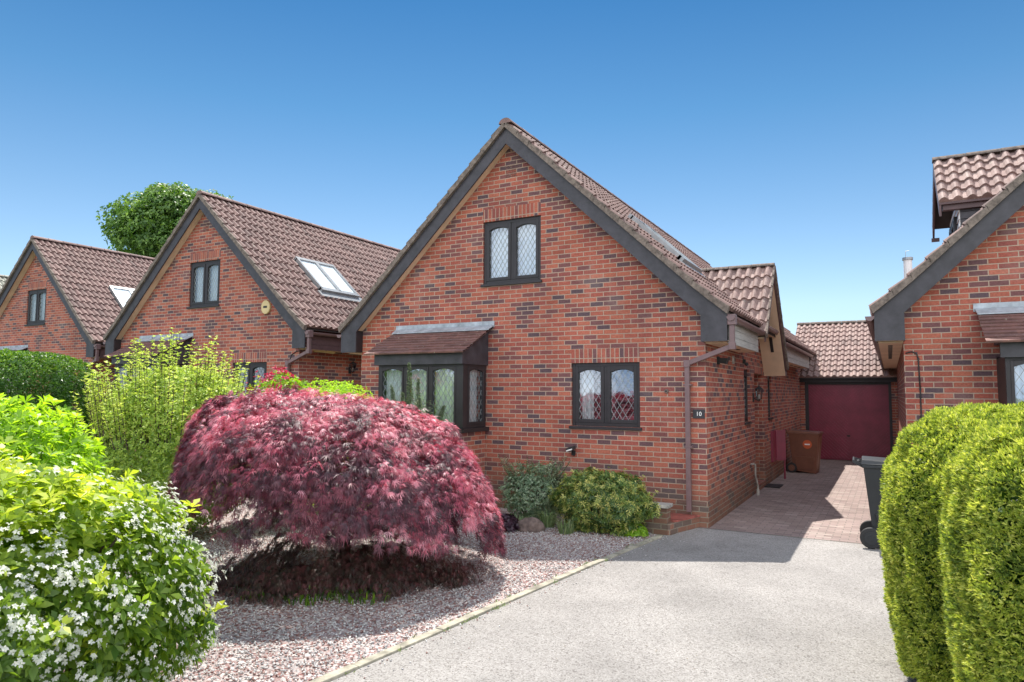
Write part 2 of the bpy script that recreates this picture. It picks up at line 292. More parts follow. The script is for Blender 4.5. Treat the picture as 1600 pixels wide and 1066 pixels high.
# wall with openings, top given by function
def wall_mesh(mb, F, u0, u1, vb, top, openings, reveal=0.10, breaks=()):
    us = sorted(set([u0, u1] + [o[0] for o in openings] + [o[1] for o in openings] + [b for b in breaks if u0 < b < u1]))
    for a, b in zip(us, us[1:]):
        mid = (a + b) / 2; ops = sorted([o for o in openings if o[0] <= mid <= o[1]], key=lambda o: o[2]); z = vb
        for o in ops:
            if o[2] > z: mb.face([F(a, z, 0), F(b, z, 0), F(b, o[2], 0), F(a, o[2], 0)], [(a, z), (b, z), (b, o[2]), (a, o[2])])
            z = o[3]
        mb.face([F(a, z, 0), F(b, z, 0), F(b, top(b), 0), F(a, top(a), 0)], [(a, z), (b, z), (b, top(b)), (a, top(a))])
    for (a, b, c, d) in openings:
        for p, q in (((a, c), (a, d)), ((b, c), (b, d)), ((a, c), (b, c)), ((a, d), (b, d))):
            du = 0.0 if p[0] != q[0] else 1.0
            mb.face([F(*p, 0), F(*q, 0), F(*q, -reveal), F(*p, -reveal)], [(p[0], p[1]), (q[0], q[1]), (q[0] + reveal * du, q[1] + reveal * (1 - du)), (p[0] + reveal * du, p[1] + reveal * (1 - du))])

def lattice(mb, F, u0, u1, v0, v1, n, pu=0.105, pv=0.165, w=0.0045):
    # diamond leading clipped to a rectangle
    s = pv / pu
    for sg in (1, -1):
        k0 = -60
        for k in range(-60, 61):
            # line v = v0 + sg*s*(u-u0) + k*pv
            pts = []
            for u in (u0, u1):
                v = v0 + sg * s * (u - u0) + k * pv
                if v0 <= v <= v1: pts.append((u, v))
            for v in (v0, v1):
                u = u0 + (v - v0 - k * pv) / (sg * s)
                if u0 < u < u1: pts.append((u, v))
            if len(pts) < 2: continue
            (a, b), (c, d) = pts[0], pts[1]
            L = math.hypot(c - a, d - b)
            if L < 0.01: continue
            ox, oy = -(d - b) / L * w / 2, (c - a) / L * w / 2
            mb.prism([(a + ox, b + oy), (c + ox, d + oy), (c - ox, d - oy), (a - ox, b - oy)], n, n + 0.004, F=lambda u, v, nn: F(u, v, nn))
def pleats(mb, F, u0, u1, v0, v1, n, amp=0.02, per=0.075, seed=0):
    rs = random.Random(seed); k = max(6, int((u1 - u0) / per * 6)); ph = rs.random() * 6; pts = []
    for i in range(k + 1):
        u = u0 + (u1 - u0) * i / k; pts.append((u, n + amp * math.sin(u / per * 6.283 + ph + 1.3 * math.sin(u * 9)) + 0.3 * amp * math.sin(u * 40)))
    for (a, na), (b, nb) in zip(pts, pts[1:]): mb.face([F(a, v0, na), F(b, v0, nb), F(b, v1, nb), F(a, v1, na)])
def window(parent, F, u0, u1, v0, v1, n=2, arch=True, lat=M['leadline'], curtains='full', sill=True, recess=0.035, name='window', fw=0.055, seed=0, pu=0.105, pv=0.165, sash=0.055):
    mb = MB(); B = lambda a, b, c, d, e, f: mb.box(a, b, c, d, e, f, F=F)
    r = -recess; d = r - 0.07
    B(u0, u0 + fw, v0, v1, d, r); B(u1 - fw, u1, v0, v1, d, r); B(u0 + fw, u1 - fw, v1 - fw, v1, d, r); B(u0 + fw, u1 - fw, v0, v0 + fw, d, r)
    iw = (u1 - u0 - 2 * fw); pw = iw / n; gl = []
    for i in range(n):
        a = u0 + fw + i * pw; b = a + pw
        if i: B(a - 0.025, a + 0.025, v0 + fw, v1 - fw, d, r - 0.004)
        aa = a + (0.025 if i else 0); bb = b - (0.025 if i < n - 1 else 0); c0 = v0 + fw; c1 = v1 - fw; s = sash
        # sash
        B(aa, aa + s, c0, c1, d + 0.01, r - 0.012 + 0.02); B(bb - s, bb, c0, c1, d + 0.01, r - 0.012 + 0.02); B(aa + s, bb - s, c0, c0 + s, d + 0.01, r + 0.006)
        ga, gb, gc, gd = aa + s, bb - s, c0 + s, c1 - s
        if arch:
            K = 8; h = 0.045; pts = [(ga, c1), (ga, gd - h)] + [(ga + (gb - ga) * t / K, gd - h + h * (1 - (2 * t / K - 1) ** 2)) for t in range(1, K)] + [(gb, gd - h), (gb, c1)]
            mb.prism(pts[::-1], d + 0.01, r + 0.007, F=F)
        else: B(ga, gb, gd, c1, d + 0.01, r + 0.006)
        gl.append((ga, gb, gc, gd))
    if sill: B(u0 - 0.03, u1 + 0.03, v0 - 0.045, v0 - 0.002, d, 0.035)
    fr = mb.build(name, M['dark'], parent, bevel=0.004)
    for i, (a, b, c, dd) in enumerate(gl):
        g = MB(); g.face([F(a, c, r - 0.03), F(b, c, r - 0.03), F(b, dd, r - 0.03), F(a, dd, r - 0.03)]); g.build('pane', M['glass'], fr)
        if lat:
            l = MB(); lattice(l, F, a, b, c, dd, r - 0.026, pu, pv); l.build('lead_lattice', lat, fr)
        if curtains:
            cu_ = MB(); w = b - a
            if curtains == 'full': pleats(cu_, F, a - 0.02, b + 0.02, c - 0.05, dd + 0.05, r - 0.14, seed=seed + i)
            elif curtains == 'left' and i == 0: pleats(cu_, F, a - 0.02, a + w * 0.5, c - 0.05, dd + 0.05, r - 0.16, seed=seed)
            else: continue
            cu_.build('net_curtain', M['curtain'], fr)
    return fr

# tiled slope: prof = [(q,z)...] from eave to ridge in (horizontal, z); a0,a1 along-ridge range; G(q,a,z)->xyz
def tiles(mb, prof, a0, a1, G, gauge=0.30, per=0.175, lift=0.040, roll=0.050, samples=(0, .10, .22, .36, .50, .62, .72, .86), base=0.0, seed=0, plain=False):
    P_ = [Vector((q, z)) for q, z in prof]; seg = [(P_[i + 1] - P_[i]).length for i in range(len(P_) - 1)]; L = sum(seg)
    def at(s):
        s = max(0, min(L, s)); i = 0
        while i < len(seg) - 1 and s > seg[i]: s -= seg[i]; i += 1
        d = (P_[i + 1] - P_[i]).normalized(); p = P_[i] + d * s; nn = Vector((-d.y, d.x))
        if nn.y < 0: nn = -nn
        return p, nn
    nc = max(1, round(L / gauge)); g = L / nc
    if plain:
        cols = [(a0 + (a1 - a0) * i / max(1, round((a1 - a0) / per)), 0.0) for i in range(max(1, round((a1 - a0) / per)) + 1)]
    else:
        cols = []; k = 0; a = a0
        nr = max(1, round((a1 - a0) / per)); pr = (a1 - a0) / nr
        for k in range(nr):
            for u in samples: cols.append((a0 + (k + u) * pr, roll * math.sin(math.pi * u / 0.72) if u < 0.72 else 0.0))
        cols.append((a1, 0.0))
    rs = random.Random(seed)
    for c in range(nc):
        s0 = c * g - 0.02; s1 = (c + 1) * g + 0.01; p0, n0 = at(s0 if c else 0); p1, n1 = at(s1)
        if c == 0: p0 = p0 - (P_[1] - P_[0]).normalized() * 0.04
        rows = []
        jit = [rs.uniform(-0.004, 0.004) for _ in range(int((a1 - a0) / per) + 3)]
        for (p, nn, h0, k) in ((p0, n0, base - 0.0, 0), (p0, n0, base + lift, 1), (p1, n1, base + 0.004, 1)):
            row = []
            for (a, h) in cols:
                j = jit[int((a - a0) / per)]
                hh = h0 + (h if k else 0.0) + (j if p is p0 and k else 0); row.append(G(p.x + nn.x * hh, a, p.y + nn.y * hh))
            rows.append(row)
        # underside of the front lip follows the roll so the tile ends look hollow
        for i in range(len(cols) - 1):
            ua, ub = (cols[i][0] - a0) / per, (cols[i + 1][0] - a0) / per
            um = math.floor((ua + ub) / 2) + 0.5; uv = [(um, c + 0.5)] * 4
            mb.face([rows[0][i], rows[0][i + 1], rows[1][i + 1], rows[1][i]], uv)
            mb.face([rows[1][i], rows[1][i + 1], rows[2][i + 1], rows[2][i]], uv)
    return nc, g, at
def verge(mb, prof, a0, a1, G, gauge=0.30, base=0.0, lift=0.025, down=0.06):
    P_ = [Vector((q, z)) for q, z in prof]; L = sum((P_[i + 1] - P_[i]).length for i in range(len(P_) - 1)); nc = max(1, round(L / gauge))
    tmp = MB(); _, g, at = tiles(tmp, prof, 0, 0.2, lambda q, a, z: (q, a, z), gauge=gauge, plain=True, per=0.2)
    for c in range(nc):
        p0, n0 = at(c * g - 0.0); p1, n1 = at((c + 1) * g); q = []
        if c == 0: p0 = p0 - (P_[1] - P_[0]).normalized() * 0.04
        for a in (a0, a1):
            q.append([(p0.x, a, p0.y - down), (p1.x, a, p1.y - down), (p1.x + n1.x * (base + 0.03), a, p1.y + n1.y * (base + 0.03)), (p0.x + n0.x * (base + 0.03 + lift), a, p0.y + n0.y * (base + 0.03 + lift))])
        A = [G(*p) for p in q[0]]; B = [G(*p) for p in q[1]]
        mb.hexa(A + B)
def ridge(mb, a0, a1, G, zc, r=0.12, step=0.45):
    n = max(1, round((a1 - a0) / step)); st = (a1 - a0) / n
    for i in range(n):
        u0 = a0 + i * st; u1 = u0 + st - 0.012; K = 9
        for (ua, ub, ra, rb) in ((u0, u1, r, r * 0.96),):
            A = [(ra * math.cos(math.pi * (0.04 + .92 * k / K)), ra * 0.85 * math.sin(math.pi * (0.04 + .92 * k / K))) for k in range(K + 1)]
            for k in range(K):
                mb.face([G(A[k][0], ua, zc + A[k][1]), G(A[k + 1][0], ua, zc + A[k + 1][1]), G(A[k + 1][0] * .96, ub, zc + A[k + 1][1] * .96), G(A[k][0] * .96, ub, zc + A[k][1] * .96)], [(i + .5, .5)] * 4)
            mb.face([G(x, ua, zc + z) for x, z in A], [(i + .5, .5)] * (K + 1)); mb.face([G(x * .96, ub, zc + z * .96) for x, z in A][::-1], [(i + .5, .5)] * (K + 1))

# ------------------------------------------------------------ the chalet house
HW = 3.27   # half width of the brick gable
def deck_z(dx): return 6.50 - 0.945 * dx if dx < 3.2 else 3.476 - (dx - 3.2) * 0.84
def house(name, loc, label, L=14.4, tile=M['tile'], right_gable=False, left_dormer=False, fascia=M['brownboard'], seed=0, door=False, pipe_r=True, step=None, curtains=('full', 'full', 'left'), lat=(M['leadline'], M['leadline'], M['leadwhite']), gutters=None):
    root = thing('house', loc, label, 'house', 'gabled brick houses in a row')
    OX = -HW; F = FF(0)
    ops = [(-3.825 + HW, -2.695 + HW, 3.80, 4.90), (-2.14 + HW, -1.0 + HW, 1.40, 2.40), (-5.48 + HW, -3.78 + HW, 1.34, 2.42)]
    gz = lambda u: max(3.0, 6.46 - 0.945 * abs(u))
    mb = MB(); wall_mesh(mb, F, -HW, HW, -0.3, gz, ops, breaks=(0,)); 
    side_ops = [(2.98, 3.5, 1.40, 2.37), (4.05, 5.15, 0.0, 2.33), (5.74, 6.26, 1.40, 2.35)] if door else []
    wall_mesh(mb, FS(HW), 0, L, -0.3, lambda u: 3.3, side_ops, reveal=0.10)
    wall_mesh(mb, FL(-HW), 0, L, -0.3, lambda u: 3.3, [])
    wall_mesh(mb, FF(L), -HW, HW, -0.3, gz, [], breaks=(0,))
    if door:   # recessed porch
        X = HW; d = 0.75
        for y in (4.05, 5.15): mb.face([(X - 0.1, y, 0), (X - d, y, 0), (X - d, y, 2.33), (X - 0.1, y, 2.33)], [(0.1, 0), (d, 0), (d, 2.33), (0.1, 2.33)])
        mb.face([(X - 0.1, 4.05, 2.33), (X - 0.1, 5.15, 2.33), (X - d, 5.15, 2.33), (X - d, 4.05, 2.33)])
        mb.face([(X - d, 3.9, -.3), (X - d, 5.3, -.3), (X - d, 5.3, 2.5), (X - d, 3.9, 2.5)])
    if right_gable:
        mb.face([(HW - .002, 2.85, 3.0), (HW - .002, 4.85, 3.0), (HW - .002, 3.80, 4.27)], [(2.85, 3.0), (4.85, 3.0), (3.8, 4.27)])
    mb.build('wall', M['brick'], root)
    # plinth
    mb = MB(); mb.box(-HW - .012, HW + .012, -.014, .05, -.3, 0.33)
    if door: mb.box(HW - .05, HW + .014, .05, 4.02, -.3, .33); mb.box(HW - .05, HW + .014, 5.18, L, -.3, .33)
    else: mb.box(HW - .05, HW + .014, .05, L, -.3, .33)
    mb.build('plinth', M['plinth'], root)
    # soldier courses
    for (a, b, c, d) in ops[:2]:
        mb = MB(); mb.box(a - 0.0, b + 0.0, d + .001, d + .222, -.003, .02, F=lambda x, y, z: F(x, y, -z)); mb.build('soldier_course', M['soldier'], root)
    # vent brick
    mb = MB()
    for i in range(7):
        for j in range(6): mb.box(-.10 + i * .031, -.10 + i * .031 + .017, 5.64 + j * .035, 5.64 + j * .035 + .02, .0, .006, F=lambda x, y, z: F(x, y, z + .0015))
    mb.build('air_brick', M['plain_tile'], root)
    # roof
    prof = [(3.60, deck_z(3.60)), (3.2, deck_z(3.2)), (0.0, deck_z(0))]
    mb = MB(); y0, y1 = -0.22, L + 0.2
    for sg in (1, -1):
        G = lambda q, a, z, sg=sg: (q * sg, a, z)
        tiles(mb, prof, y0, y1, G, seed=seed + sg)
        for (q0, z0_), (q1, z1_) in zip(prof, prof[1:]):
            p = [G(q0, y0 + .03, z0_ - .07), G(q0, y1, z0_ - .07), G(q1, y1, z1_ - .07), G(q1, y0 + .03, z1_ - .07), G(q0, y0 + .03, z0_ - .01), G(q0, y1, z0_ - .01), G(q1, y1, z1_ - .01), G(q1, y0 + .03, z1_ - .01)]
            mb.hexa(p, 1)
    rf = mb.build('roof', [tile, M['deck']], root)  # carries ridge, verges, skylight
    mb = MB(); ridge(mb, y0 - .01, y1, lambda x, a, z: (x, a, z), deck_z(0) - 0.0, r=0.125); mb.build('ridge_tile_row', tile, rf)
    for sg in (1, -1):
        mb = MB(); verge(mb, prof, y0 - .035, y0 + .05, lambda q, a, z, sg=sg: (q * sg, a, z)); mb.build('verge', M['verge'], rf)
    # skylight on the right slope
    def on_slope(u, v, n):   # u along y, v down slope (vertical drop from 5.0), n outward
        dx = (6.56 - 5.0) / 0.945 + v * 0.727; z = 5.0 - v * 0.687; return (dx + n * 0.687, u, z + n * 0.727 - 0.03)
    s = MB(); y_0, y_1 = 1.3, 2.62; LL = 1.19
    for a, b, c, d in ((y_0, y_1, -.06, .03), (y_0, y_1, LL - .05, LL + .06), (y_0, y_0 + .06, 0, LL), (y_1 - .06, y_1, 0, LL), ((y_0 + y_1) / 2 - .05, (y_0 + y_1) / 2 + .05, 0, LL)):
        s.box(a, b, c, d, 0.0, 0.12, F=on_slope)
    s.box(y_0 - .1, y_1 + .1, LL + .03, LL + .24, -.01, .06, F=on_slope)
    sky_ = s.build('skylight', M['alu'], rf)
    for a, b in ((y_0 + .06, (y_0 + y_1) / 2 - .05), ((y_0 + y_1) / 2 + .05, y_1 - .06)):
        g = MB(); g.box(a, b, 0.03, LL - .05, .06, .085, F=on_slope); o = g.build('skylight_pane', M['skyreflect'], sky_); g = MB(); g.box(a + .002, b - .002, 0.032, LL - .052, .03, .04, F=on_slope); g.build('reflection_backing', M['white'], sky_)  # white sheet added beneath each pane to imitate the pale sky reflection
    # barge boards with boxed ends
    for sg in (1, -1):
        P1 = [(0, 6.44), (3.2, 3.42), (3.62, 3.07), (3.62, 2.67), (3.25, 2.67), (3.25, 3.055), (0, 6.165)]
        mb = MB()
        G = lambda u, v, n, sg=sg: (u * sg, -n, v)
        mb.prism(P1[:3] + [(3.62, 3.02), (3.25, 3.055), (0, 6.165)], .17, .20, F=G)
        mb.prism([(3.25, 3.055), (3.62, 3.02), (3.62, 2.67), (3.25, 2.67)], .17, .198, F=G)
        mb.build('bargeboard', M['barge'], root)
        # verge soffit (cream) and box return
        mb = MB()
        mb.prism([(0, 6.22), (0, 6.20), (3.26, 3.085), (3.26, 3.105)], .0, .17, F=G)
        mb.prism([(3.262, 2.675), (3.6, 2.675), (3.6, 2.69), (3.262, 2.69)], -0.0, .168, F=G)
        mb.build('verge_soffit', M['cream'], root)
        mb = MB(); mb.box(3.25 * sg, 3.268 * sg, -.17, 0.0, 2.672, 3.08); mb.build('box_return', M['dark'], root)
        # eaves: soffit, fascia, gutter
        segs = gutters if (sg == 1 and gutters) else [(0, L + .15)]
        for (ya, yb, yf) in [(t[0], t[1], t[2] if len(t) > 2 else t[1]) for t in segs]:
            mb = MB(); mb.box(3.272 * sg, 3.58 * sg, ya, yf, 2.655, 2.67)
            so2 = mb.build('eaves_soffit', M['cream'], root)
            yy = ya + .6
            while yy < min(yf - .3, 5 if sg < 0 else 12): v = MB(); v.box(3.40 * sg, 3.46 * sg, yy, yy + (.22 if sg > 0 else .14), 2.648, 2.6545); v.build('soffit_vent', M['dark'], so2); yy += .85 if sg > 0 else .3
            mb = MB()
            for k in range(3): mb.box((3.585 + .004 * (k == 1)) * sg, 3.61 * sg, ya, yf, 2.65 + k * .11 + .003, 2.65 + (k + 1) * .11 - .003)
            mb.box(3.58 * sg, 3.60 * sg, ya, yf, 2.66, 3.0)
            mb.build('fascia', fascia if sg == 1 else M['brownboard'], root)
            mb = MB(); K = 8; r1, r2 = .06, .052; cx_ = 3.675
            ring = [(cx_ - r1 * math.cos(math.pi * k / K), 3.02 - r1 * math.sin(math.pi * k / K) * 1.1) for k in range(K + 1)] + [(cx_ + r2 * math.cos(math.pi * k / K), 3.02 - r2 * math.sin(math.pi * k / K)) for k in range(K + 1)]
            for i in range(len(ring)):
                j = (i + 1) % len(ring); a, b = ring[i], ring[j]; y_a = ya - .2 if ya == 0 else ya
                mb.face([(a[0] * sg, y_a, a[1]), (b[0] * sg, y_a, b[1]), (b[0] * sg, yb, b[1]), (a[0] * sg, yb, a[1])])
            for y_ in (ya - .2 if ya == 0 else ya, yb):
                mb.face([(p[0] * sg, y_, p[1]) for p in ring[:K + 1]])
            mb.build('gutter', M['gutter'], root, smooth=False)
    # downpipe with swan neck
    if pipe_r:
        pts = [(3.675, -.12, 2.98), (3.675, -.12, 2.60), (HW - .25, -.085, 2.36), (HW - .25, -.085, 0.22)]
        mb = MB()
        def sq(p, q, h=.034):
            p = Vector(p); q = Vector(q); d = (q - p).normalized(); a = Vector((0, 1, 0)); c = d.cross(a).normalized(); a = c.cross(d)
            mb.hexa([p + (-a - c) * h, p + (a - c) * h, p + (a + c) * h, p + (-a + c) * h, q + (-a - c) * h, q + (a - c) * h, q + (a + c) * h, q + (-a + c) * h])
        for p, q in zip(pts, pts[1:]): sq(p, q)
        mb.box(3.62, 3.735, -.18, -.06, 2.90, 3.05)
        for p in pts[1:3]: mb.box(p[0] - .045, p[0] + .045, p[1] - .045, p[1] + .045, p[2] - .05, p[2] + .05)
        for z in (2.05, 1.15): mb.box(HW - .31, HW - .19, -.12, 0, z - .012, z + .012)
        mb.build('downpipe', M['gutter'], root, bevel=.004)
    # windows
    window(root, F, *ops[0][:2], *ops[0][2:], curtains=curtains[0], lat=lat[0], seed=seed, pu=.085, pv=.14)
    window(root, F, *ops[1][:2], *ops[1][2:], curtains=curtains[2], lat=lat[2], seed=seed + 5, pu=.095, pv=.15)
    # bay window
    d = .76; a, b = -5.48 + HW, -3.72 + HW
    mb = MB()
    wall_mesh(mb, FF(-d + .02), a + .05, b - .03, -.3, lambda u: 1.28, []); wall_mesh(mb, FS(b - .03), -d + .02, 0, -.3, lambda u: 1.28, []); wall_mesh(mb, FL(a + .05), -d + .02, 0, -.3, lambda u: 1.28, [])
    bay = mb.build('bay_window', M['brick'], root)
    Fb = FF(-d); window(bay, Fb, a, b - .09, 1.34, 2.40, n=3, curtains='full', lat=lat[1], sill=False, recess=0, name='bay_front_sash', fw=.05, seed=seed + 9, pu=.10, pv=.16, sash=.036)
    window(bay, FS(b), -d + .10, -.04, 1.34, 2.40, n=1, curtains='full', lat=lat[1], sill=False, recess=0.0, name='bay_side_sash', fw=.055, seed=seed + 11, pu=.10, pv=.16, sash=.04)
    mb = MB(); mb.box(b - .11, b + .004, -d - .004, -d + .11, 1.34, 2.40); mb.box(a - .05, b + .05, -d - .05, 0.0, 1.27, 1.336); mb.box(a, a + .05, -d + .07, 0, 1.34, 2.40); mb.build('bay_frame', M['dark'], bay)
    mb = MB(); mb.box(a - .05, b + .02, -d - .06, -d - .02, 2.385, 2.60); mb.box(b - .02, b + .02, -d - .02, 0, 2.385, 2.60)
    mb.prism([(-d - .05, 2.58), (0, 2.58), (0, 3.03)], -.02, .018, F=FS(b)); mb.prism([(-d - .05, 2.58), (0, 2.58), (0, 3.03)], -.02, .02, F=FL(a))
    mb.face([(a, -d, 2.41), (b, -d, 2.41), (b, 0, 2.41), (a, 0, 2.41)])
    mb.build('bay_fascia', M['barge'], bay)
    mb = MB(); tiles(mb, [(-d - .13, 2.58), (0, 3.04)], a - .2, b + .10, lambda q, s_, z: (s_, q, z), gauge=.115, per=.165, lift=.026, plain=True, seed=seed)
    mb.face([(a - .19, -d - .12, 2.575), (b + .09, -d - .12, 2.575), (b + .09, 0, 3.02), (a - .19, 0, 3.02)])
    mb.build('bay_roof', M['plain_tile'], bay)
    mb = MB(); mb.box(a - .23, b + .14, -.015, 0.0 - .002, 3.04, 3.15); mb.hexa([(a - .2, -.17, 2.985), (b + .12, -.17, 2.985), (b + .13, -.01, 3.07), (a - .22, -.01, 3.07), (a - .2, -.17, 3.0), (b + .12, -.17, 3.0), (b + .13, -.01, 3.09), (a - .22, -.01, 3.09)])
    mb.build('lead_flashing', M['lead'], bay)
    if door:
        for (a_, b_, c_, d_) in (side_ops[0], side_ops[2]): window(root, FS(HW), a_, b_, c_, d_, n=1, curtains='full', arch=True, seed=seed + 20)
        mb = MB(); mb.box(HW - .1, HW + .003, 4.05, 5.15, 2.331, 2.55, F=None); o = mb.build('soldier_course', M['soldier'], root)
        F2 = FS(HW - .66); mb = MB(); mb.box(4.13, 5.07, 0.12, 2.05, 0, .05, F=F2)
        for (p, q) in ((4.22, 4.56), (4.64, 4.98)):
            for (r_, t) in ((.25, .95), (1.1, 1.9)): mb.box(p, q, r_, t, .05, .065, F=F2)
        dr = mb.build('front_door', M['maroon'], root); mb = MB(); mb.box(4.2, 4.24, 1.0, 1.14, .05, .1, F=F2); mb.build('handle', M['alu'], dr)
        mb = MB(); mb.box(4.05, 4.12, 0.12, 2.32, -.02, .06, F=F2); mb.box(5.08, 5.15, 0.12, 2.32, -.02, .06, F=F2); mb.box(4.12, 5.08, 2.06, 2.32, -.02, .06, F=F2); mb.build('door_frame', M['dark'], root)
        mb = MB(); mb.box(HW - .75, HW + .02, 4.052, 5.148, -.2, .12); mb.build('doorstep', M['stepbrick'], root)
    if right_gable:
        yc, zr = 3.78, 4.38; pn = [(2.62, 2.98), (yc, zr)]; pf = [(5.36, 2.50), (yc, zr)]
        mb = MB(); xa, xb = 1.6, HW + .47
        tiles(mb, [(pn[0][0], pn[0][1]), (yc, zr)], xa, xb, lambda q, a_, z: (a_, q, z), seed=seed + 31, per=.185, gauge=.29, roll=.055, lift=.042)
        tiles(mb, [(pf[0][0], pf[0][1]), (yc, zr)], xa, xb, lambda q, a_, z: (a_, q, z), seed=seed + 32, per=.185, gauge=.29, roll=.055, lift=.042)
        for p in (pn, pf):
            (q0, z0_), (q1, z1_) = p
            mb.hexa([(xa, q0, z0_ - .05), (xb - .02, q0, z0_ - .05), (xb - .02, q1, z1_ - .05), (xa, q1, z1_ - .05), (xa, q0, z0_ - .01), (xb - .02, q0, z0_ - .01), (xb - .02, q1, z1_ - .01), (xa, q1, z1_ - .01)], 1)
        g = mb.build('porch_gable_roof', [M['tile_light'], M['deck']], rf)
        mb = MB(); ridge(mb, xa, xb + .01, lambda x, a_, z: (a_, yc + x, z), zr - .0, r=.09); mb.build('gable_ridge_row', M['verge'], rf)
        mb = MB()
        for (q0, z0_) in (pn[0], pf[0]): verge(mb, [(q0, z0_), (yc, zr)], xb - .02, xb + .015, lambda q, a_, z: (a_, q, z), gauge=.29, lift=.03, down=.04)
        mb.build('gable_verge', M['verge'], rf)
        # boards at the gable end, cream underside
        mb = MB()
        for (q0, z0_) in (pn[0], pf[0]): mb.prism([(q0, z0_ - .04), (yc, zr - .04), (yc, zr - .14), (q0, z0_ - .14)], xb - .045, xb - .02, F=lambda u, v, n: (n, u, v))
        mb.box(HW + .30, xb - .02, 5.33, 5.36, 2.30, 2.52)
        mb.build('gable_bargeboard', M['brownboard'], root)
        mb = MB(); 
        mb.hexa([(HW + .0, 5.33, 2.30), (xb - .05, 5.33, 2.30), (xb - .05, yc, zr - .12), (HW, yc, zr - .12), (HW, 5.345, 2.33), (xb - .05, 5.345, 2.33), (xb - .05, yc, zr - .09), (HW, yc, zr - .09)])
        mb.hexa([(HW + .0, 2.66, 2.90), (xb - .05, 2.66, 2.90), (xb - .05, yc, zr - .12), (HW, yc, zr - .12), (HW, 2.65, 2.93), (xb - .05, 2.65, 2.93), (xb - .05, yc, zr - .09), (HW, yc, zr - .09)])
        cs = mb.build('gable_soffit', M['cream'], root)
        for t0, t1 in ((.25, .40), (.62, .80)):
            mb = MB()
            y_0, y_1 = 5.33 + (yc - 5.33) * t0, 5.33 + (yc - 5.33) * t1; z_0, z_1 = 2.3 + (zr - .12 - 2.3) * t0, 2.3 + (zr - .12 - 2.3) * t1
            mb.hexa([(HW + .2, y_0 - .01, z_0 - .006), (HW + .26, y_0 - .01, z_0 - .006), (HW + .26, y_1 - .01, z_1 - .006), (HW + .2, y_1 - .01, z_1 - .006), (HW + .2, y_0, z_0), (HW + .26, y_0, z_0), (HW + .26, y_1, z_1), (HW + .2, y_1, z_1)])
            mb.build('soffit_vent', M['dark'], cs)
    if left_dormer:
        yc, zr = 2.25, 5.82; hw = .92; ze = 4.92; xf = -HW + .57; xb = 0.6
        mb = MB()
        for sg in (-1, 1):
            tiles(mb, [(yc + sg * hw, ze), (yc, zr)], xf, xb, lambda q, a_, z: (a_, q, z), seed=seed + 41 + sg, per=.185, gauge=.27, roll=.055, lift=.042)
            mb.hexa([(xf + .02, yc + sg * hw, ze - .05), (xb, yc + sg * hw, ze - .05), (xb, yc, zr - .05), (xf + .02, yc, zr - .05), (xf + .02, yc + sg * hw, ze - .01), (xb, yc + sg * hw, ze - .01), (xb, yc, zr - .01), (xf + .02, yc, zr - .01)], 1)
        mb.build('dormer_roof', [M['tile_light'], M['deck']], rf)
        mb = MB(); ridge(mb, xf - .01, xb, lambda x, a_, z: (a_, yc + x, z), zr, r=.10); mb.build('dormer_ridge_row', M['verge'], rf)
        mb = MB(); mb.box(xf + .28, xb, yc - hw + .12, yc + hw - .12, 3.4, ze - .04)
        mb.prism([(yc - hw + .12, ze - .04), (yc + hw - .12, ze - .04), (yc, zr - .16)], xf + .28, xb, F=lambda u, v, n: (n, u, v))
        k = 0
        z = 3.6
        while z < ze - .1: mb.box(xf + .28, xb, yc - hw + .10, yc - hw + .12, z, z + .105); z += .115
        ck = mb.build('dormer_cheek', M['barge'], rf)
        mb = MB()
        for z in np.arange(3.6, 4.9, .115): mb.hexa([(xf + .255, yc - hw + .11, z), (xf + .28, yc - hw + .11, z), (xf + .28, yc + hw - .11, z), (xf + .255, yc + hw - .11, z), (xf + .272, yc - hw + .11, z + .11), (xf + .28, yc - hw + .11, z + .11), (xf + .28, yc + hw - .11, z + .11), (xf + .272, yc + hw - .11, z + .11)])
        mb.build('dormer_front_boards', M['white'], ck)
        window(rf, FL(xf + .22), yc - .5, yc + .5, 3.9, 4.75, curtains='full', sill=True, recess=0, name='dormer_window')
        mb = MB()
        mb.box(xf, xb, yc - hw - .03, yc - hw, ze - .06, ze + .0); mb.box(xf + .05, xb, yc - hw + .02, yc - hw + .12, ze - .14, ze - .055)
        for sg in (-1, 1): mb.prism([(yc + sg * (hw + .02), ze - .03), (yc, zr - .03), (yc, zr - .22), (yc + sg * (hw + .02), ze - .24)], xf, xf + .03, F=lambda u, v, n: (n, u, v))
        mb.box(xf - .02, xf + .1, yc + hw - .06, yc + hw, ze - .28, ze - .22)
        mb.build('dormer_bargeboard', M['brownboard'], rf)
    return root

HM = house('house', (-3.27, 0, 0), 'largest brick gabled house, with a bay window and a house number plaque at its corner', right_gable=True, door=True, fascia=M['greyboard'], gutters=[(0, 2.72, 2.5), (5.38, 11.2)], seed=1)
H2 = house('house', (-12.2, .7, .18), 'brick gabled house with a round yellow alarm box, second gable to the left', seed=2, curtains=('full', 'full', None), lat=(M['leadwhite'], M['leadline'], M['leadline']))
H1 = house('house', (-21.3, 1.45, .2), 'smallest complete brick gable at the far left, above the clipped hedge', seed=3, curtains=('full', 'full', None), lat=(M['leadwhite'], M['leadline'], M['leadline']))
H0 = house('house', (-30.6, 2.2, .2), 'house at the left edge with only its weathered grey tiled roof showing', seed=4, tile=M['tile_grey'], curtains=(None, None, None), lat=(None, None, None))
HR = house('house', (5.80, .9, 0), 'brick house cut off by the right edge, with a tiled dormer on its roof', seed=5, left_dormer=True, pipe_r=False, curtains=('full', None, 'left'))

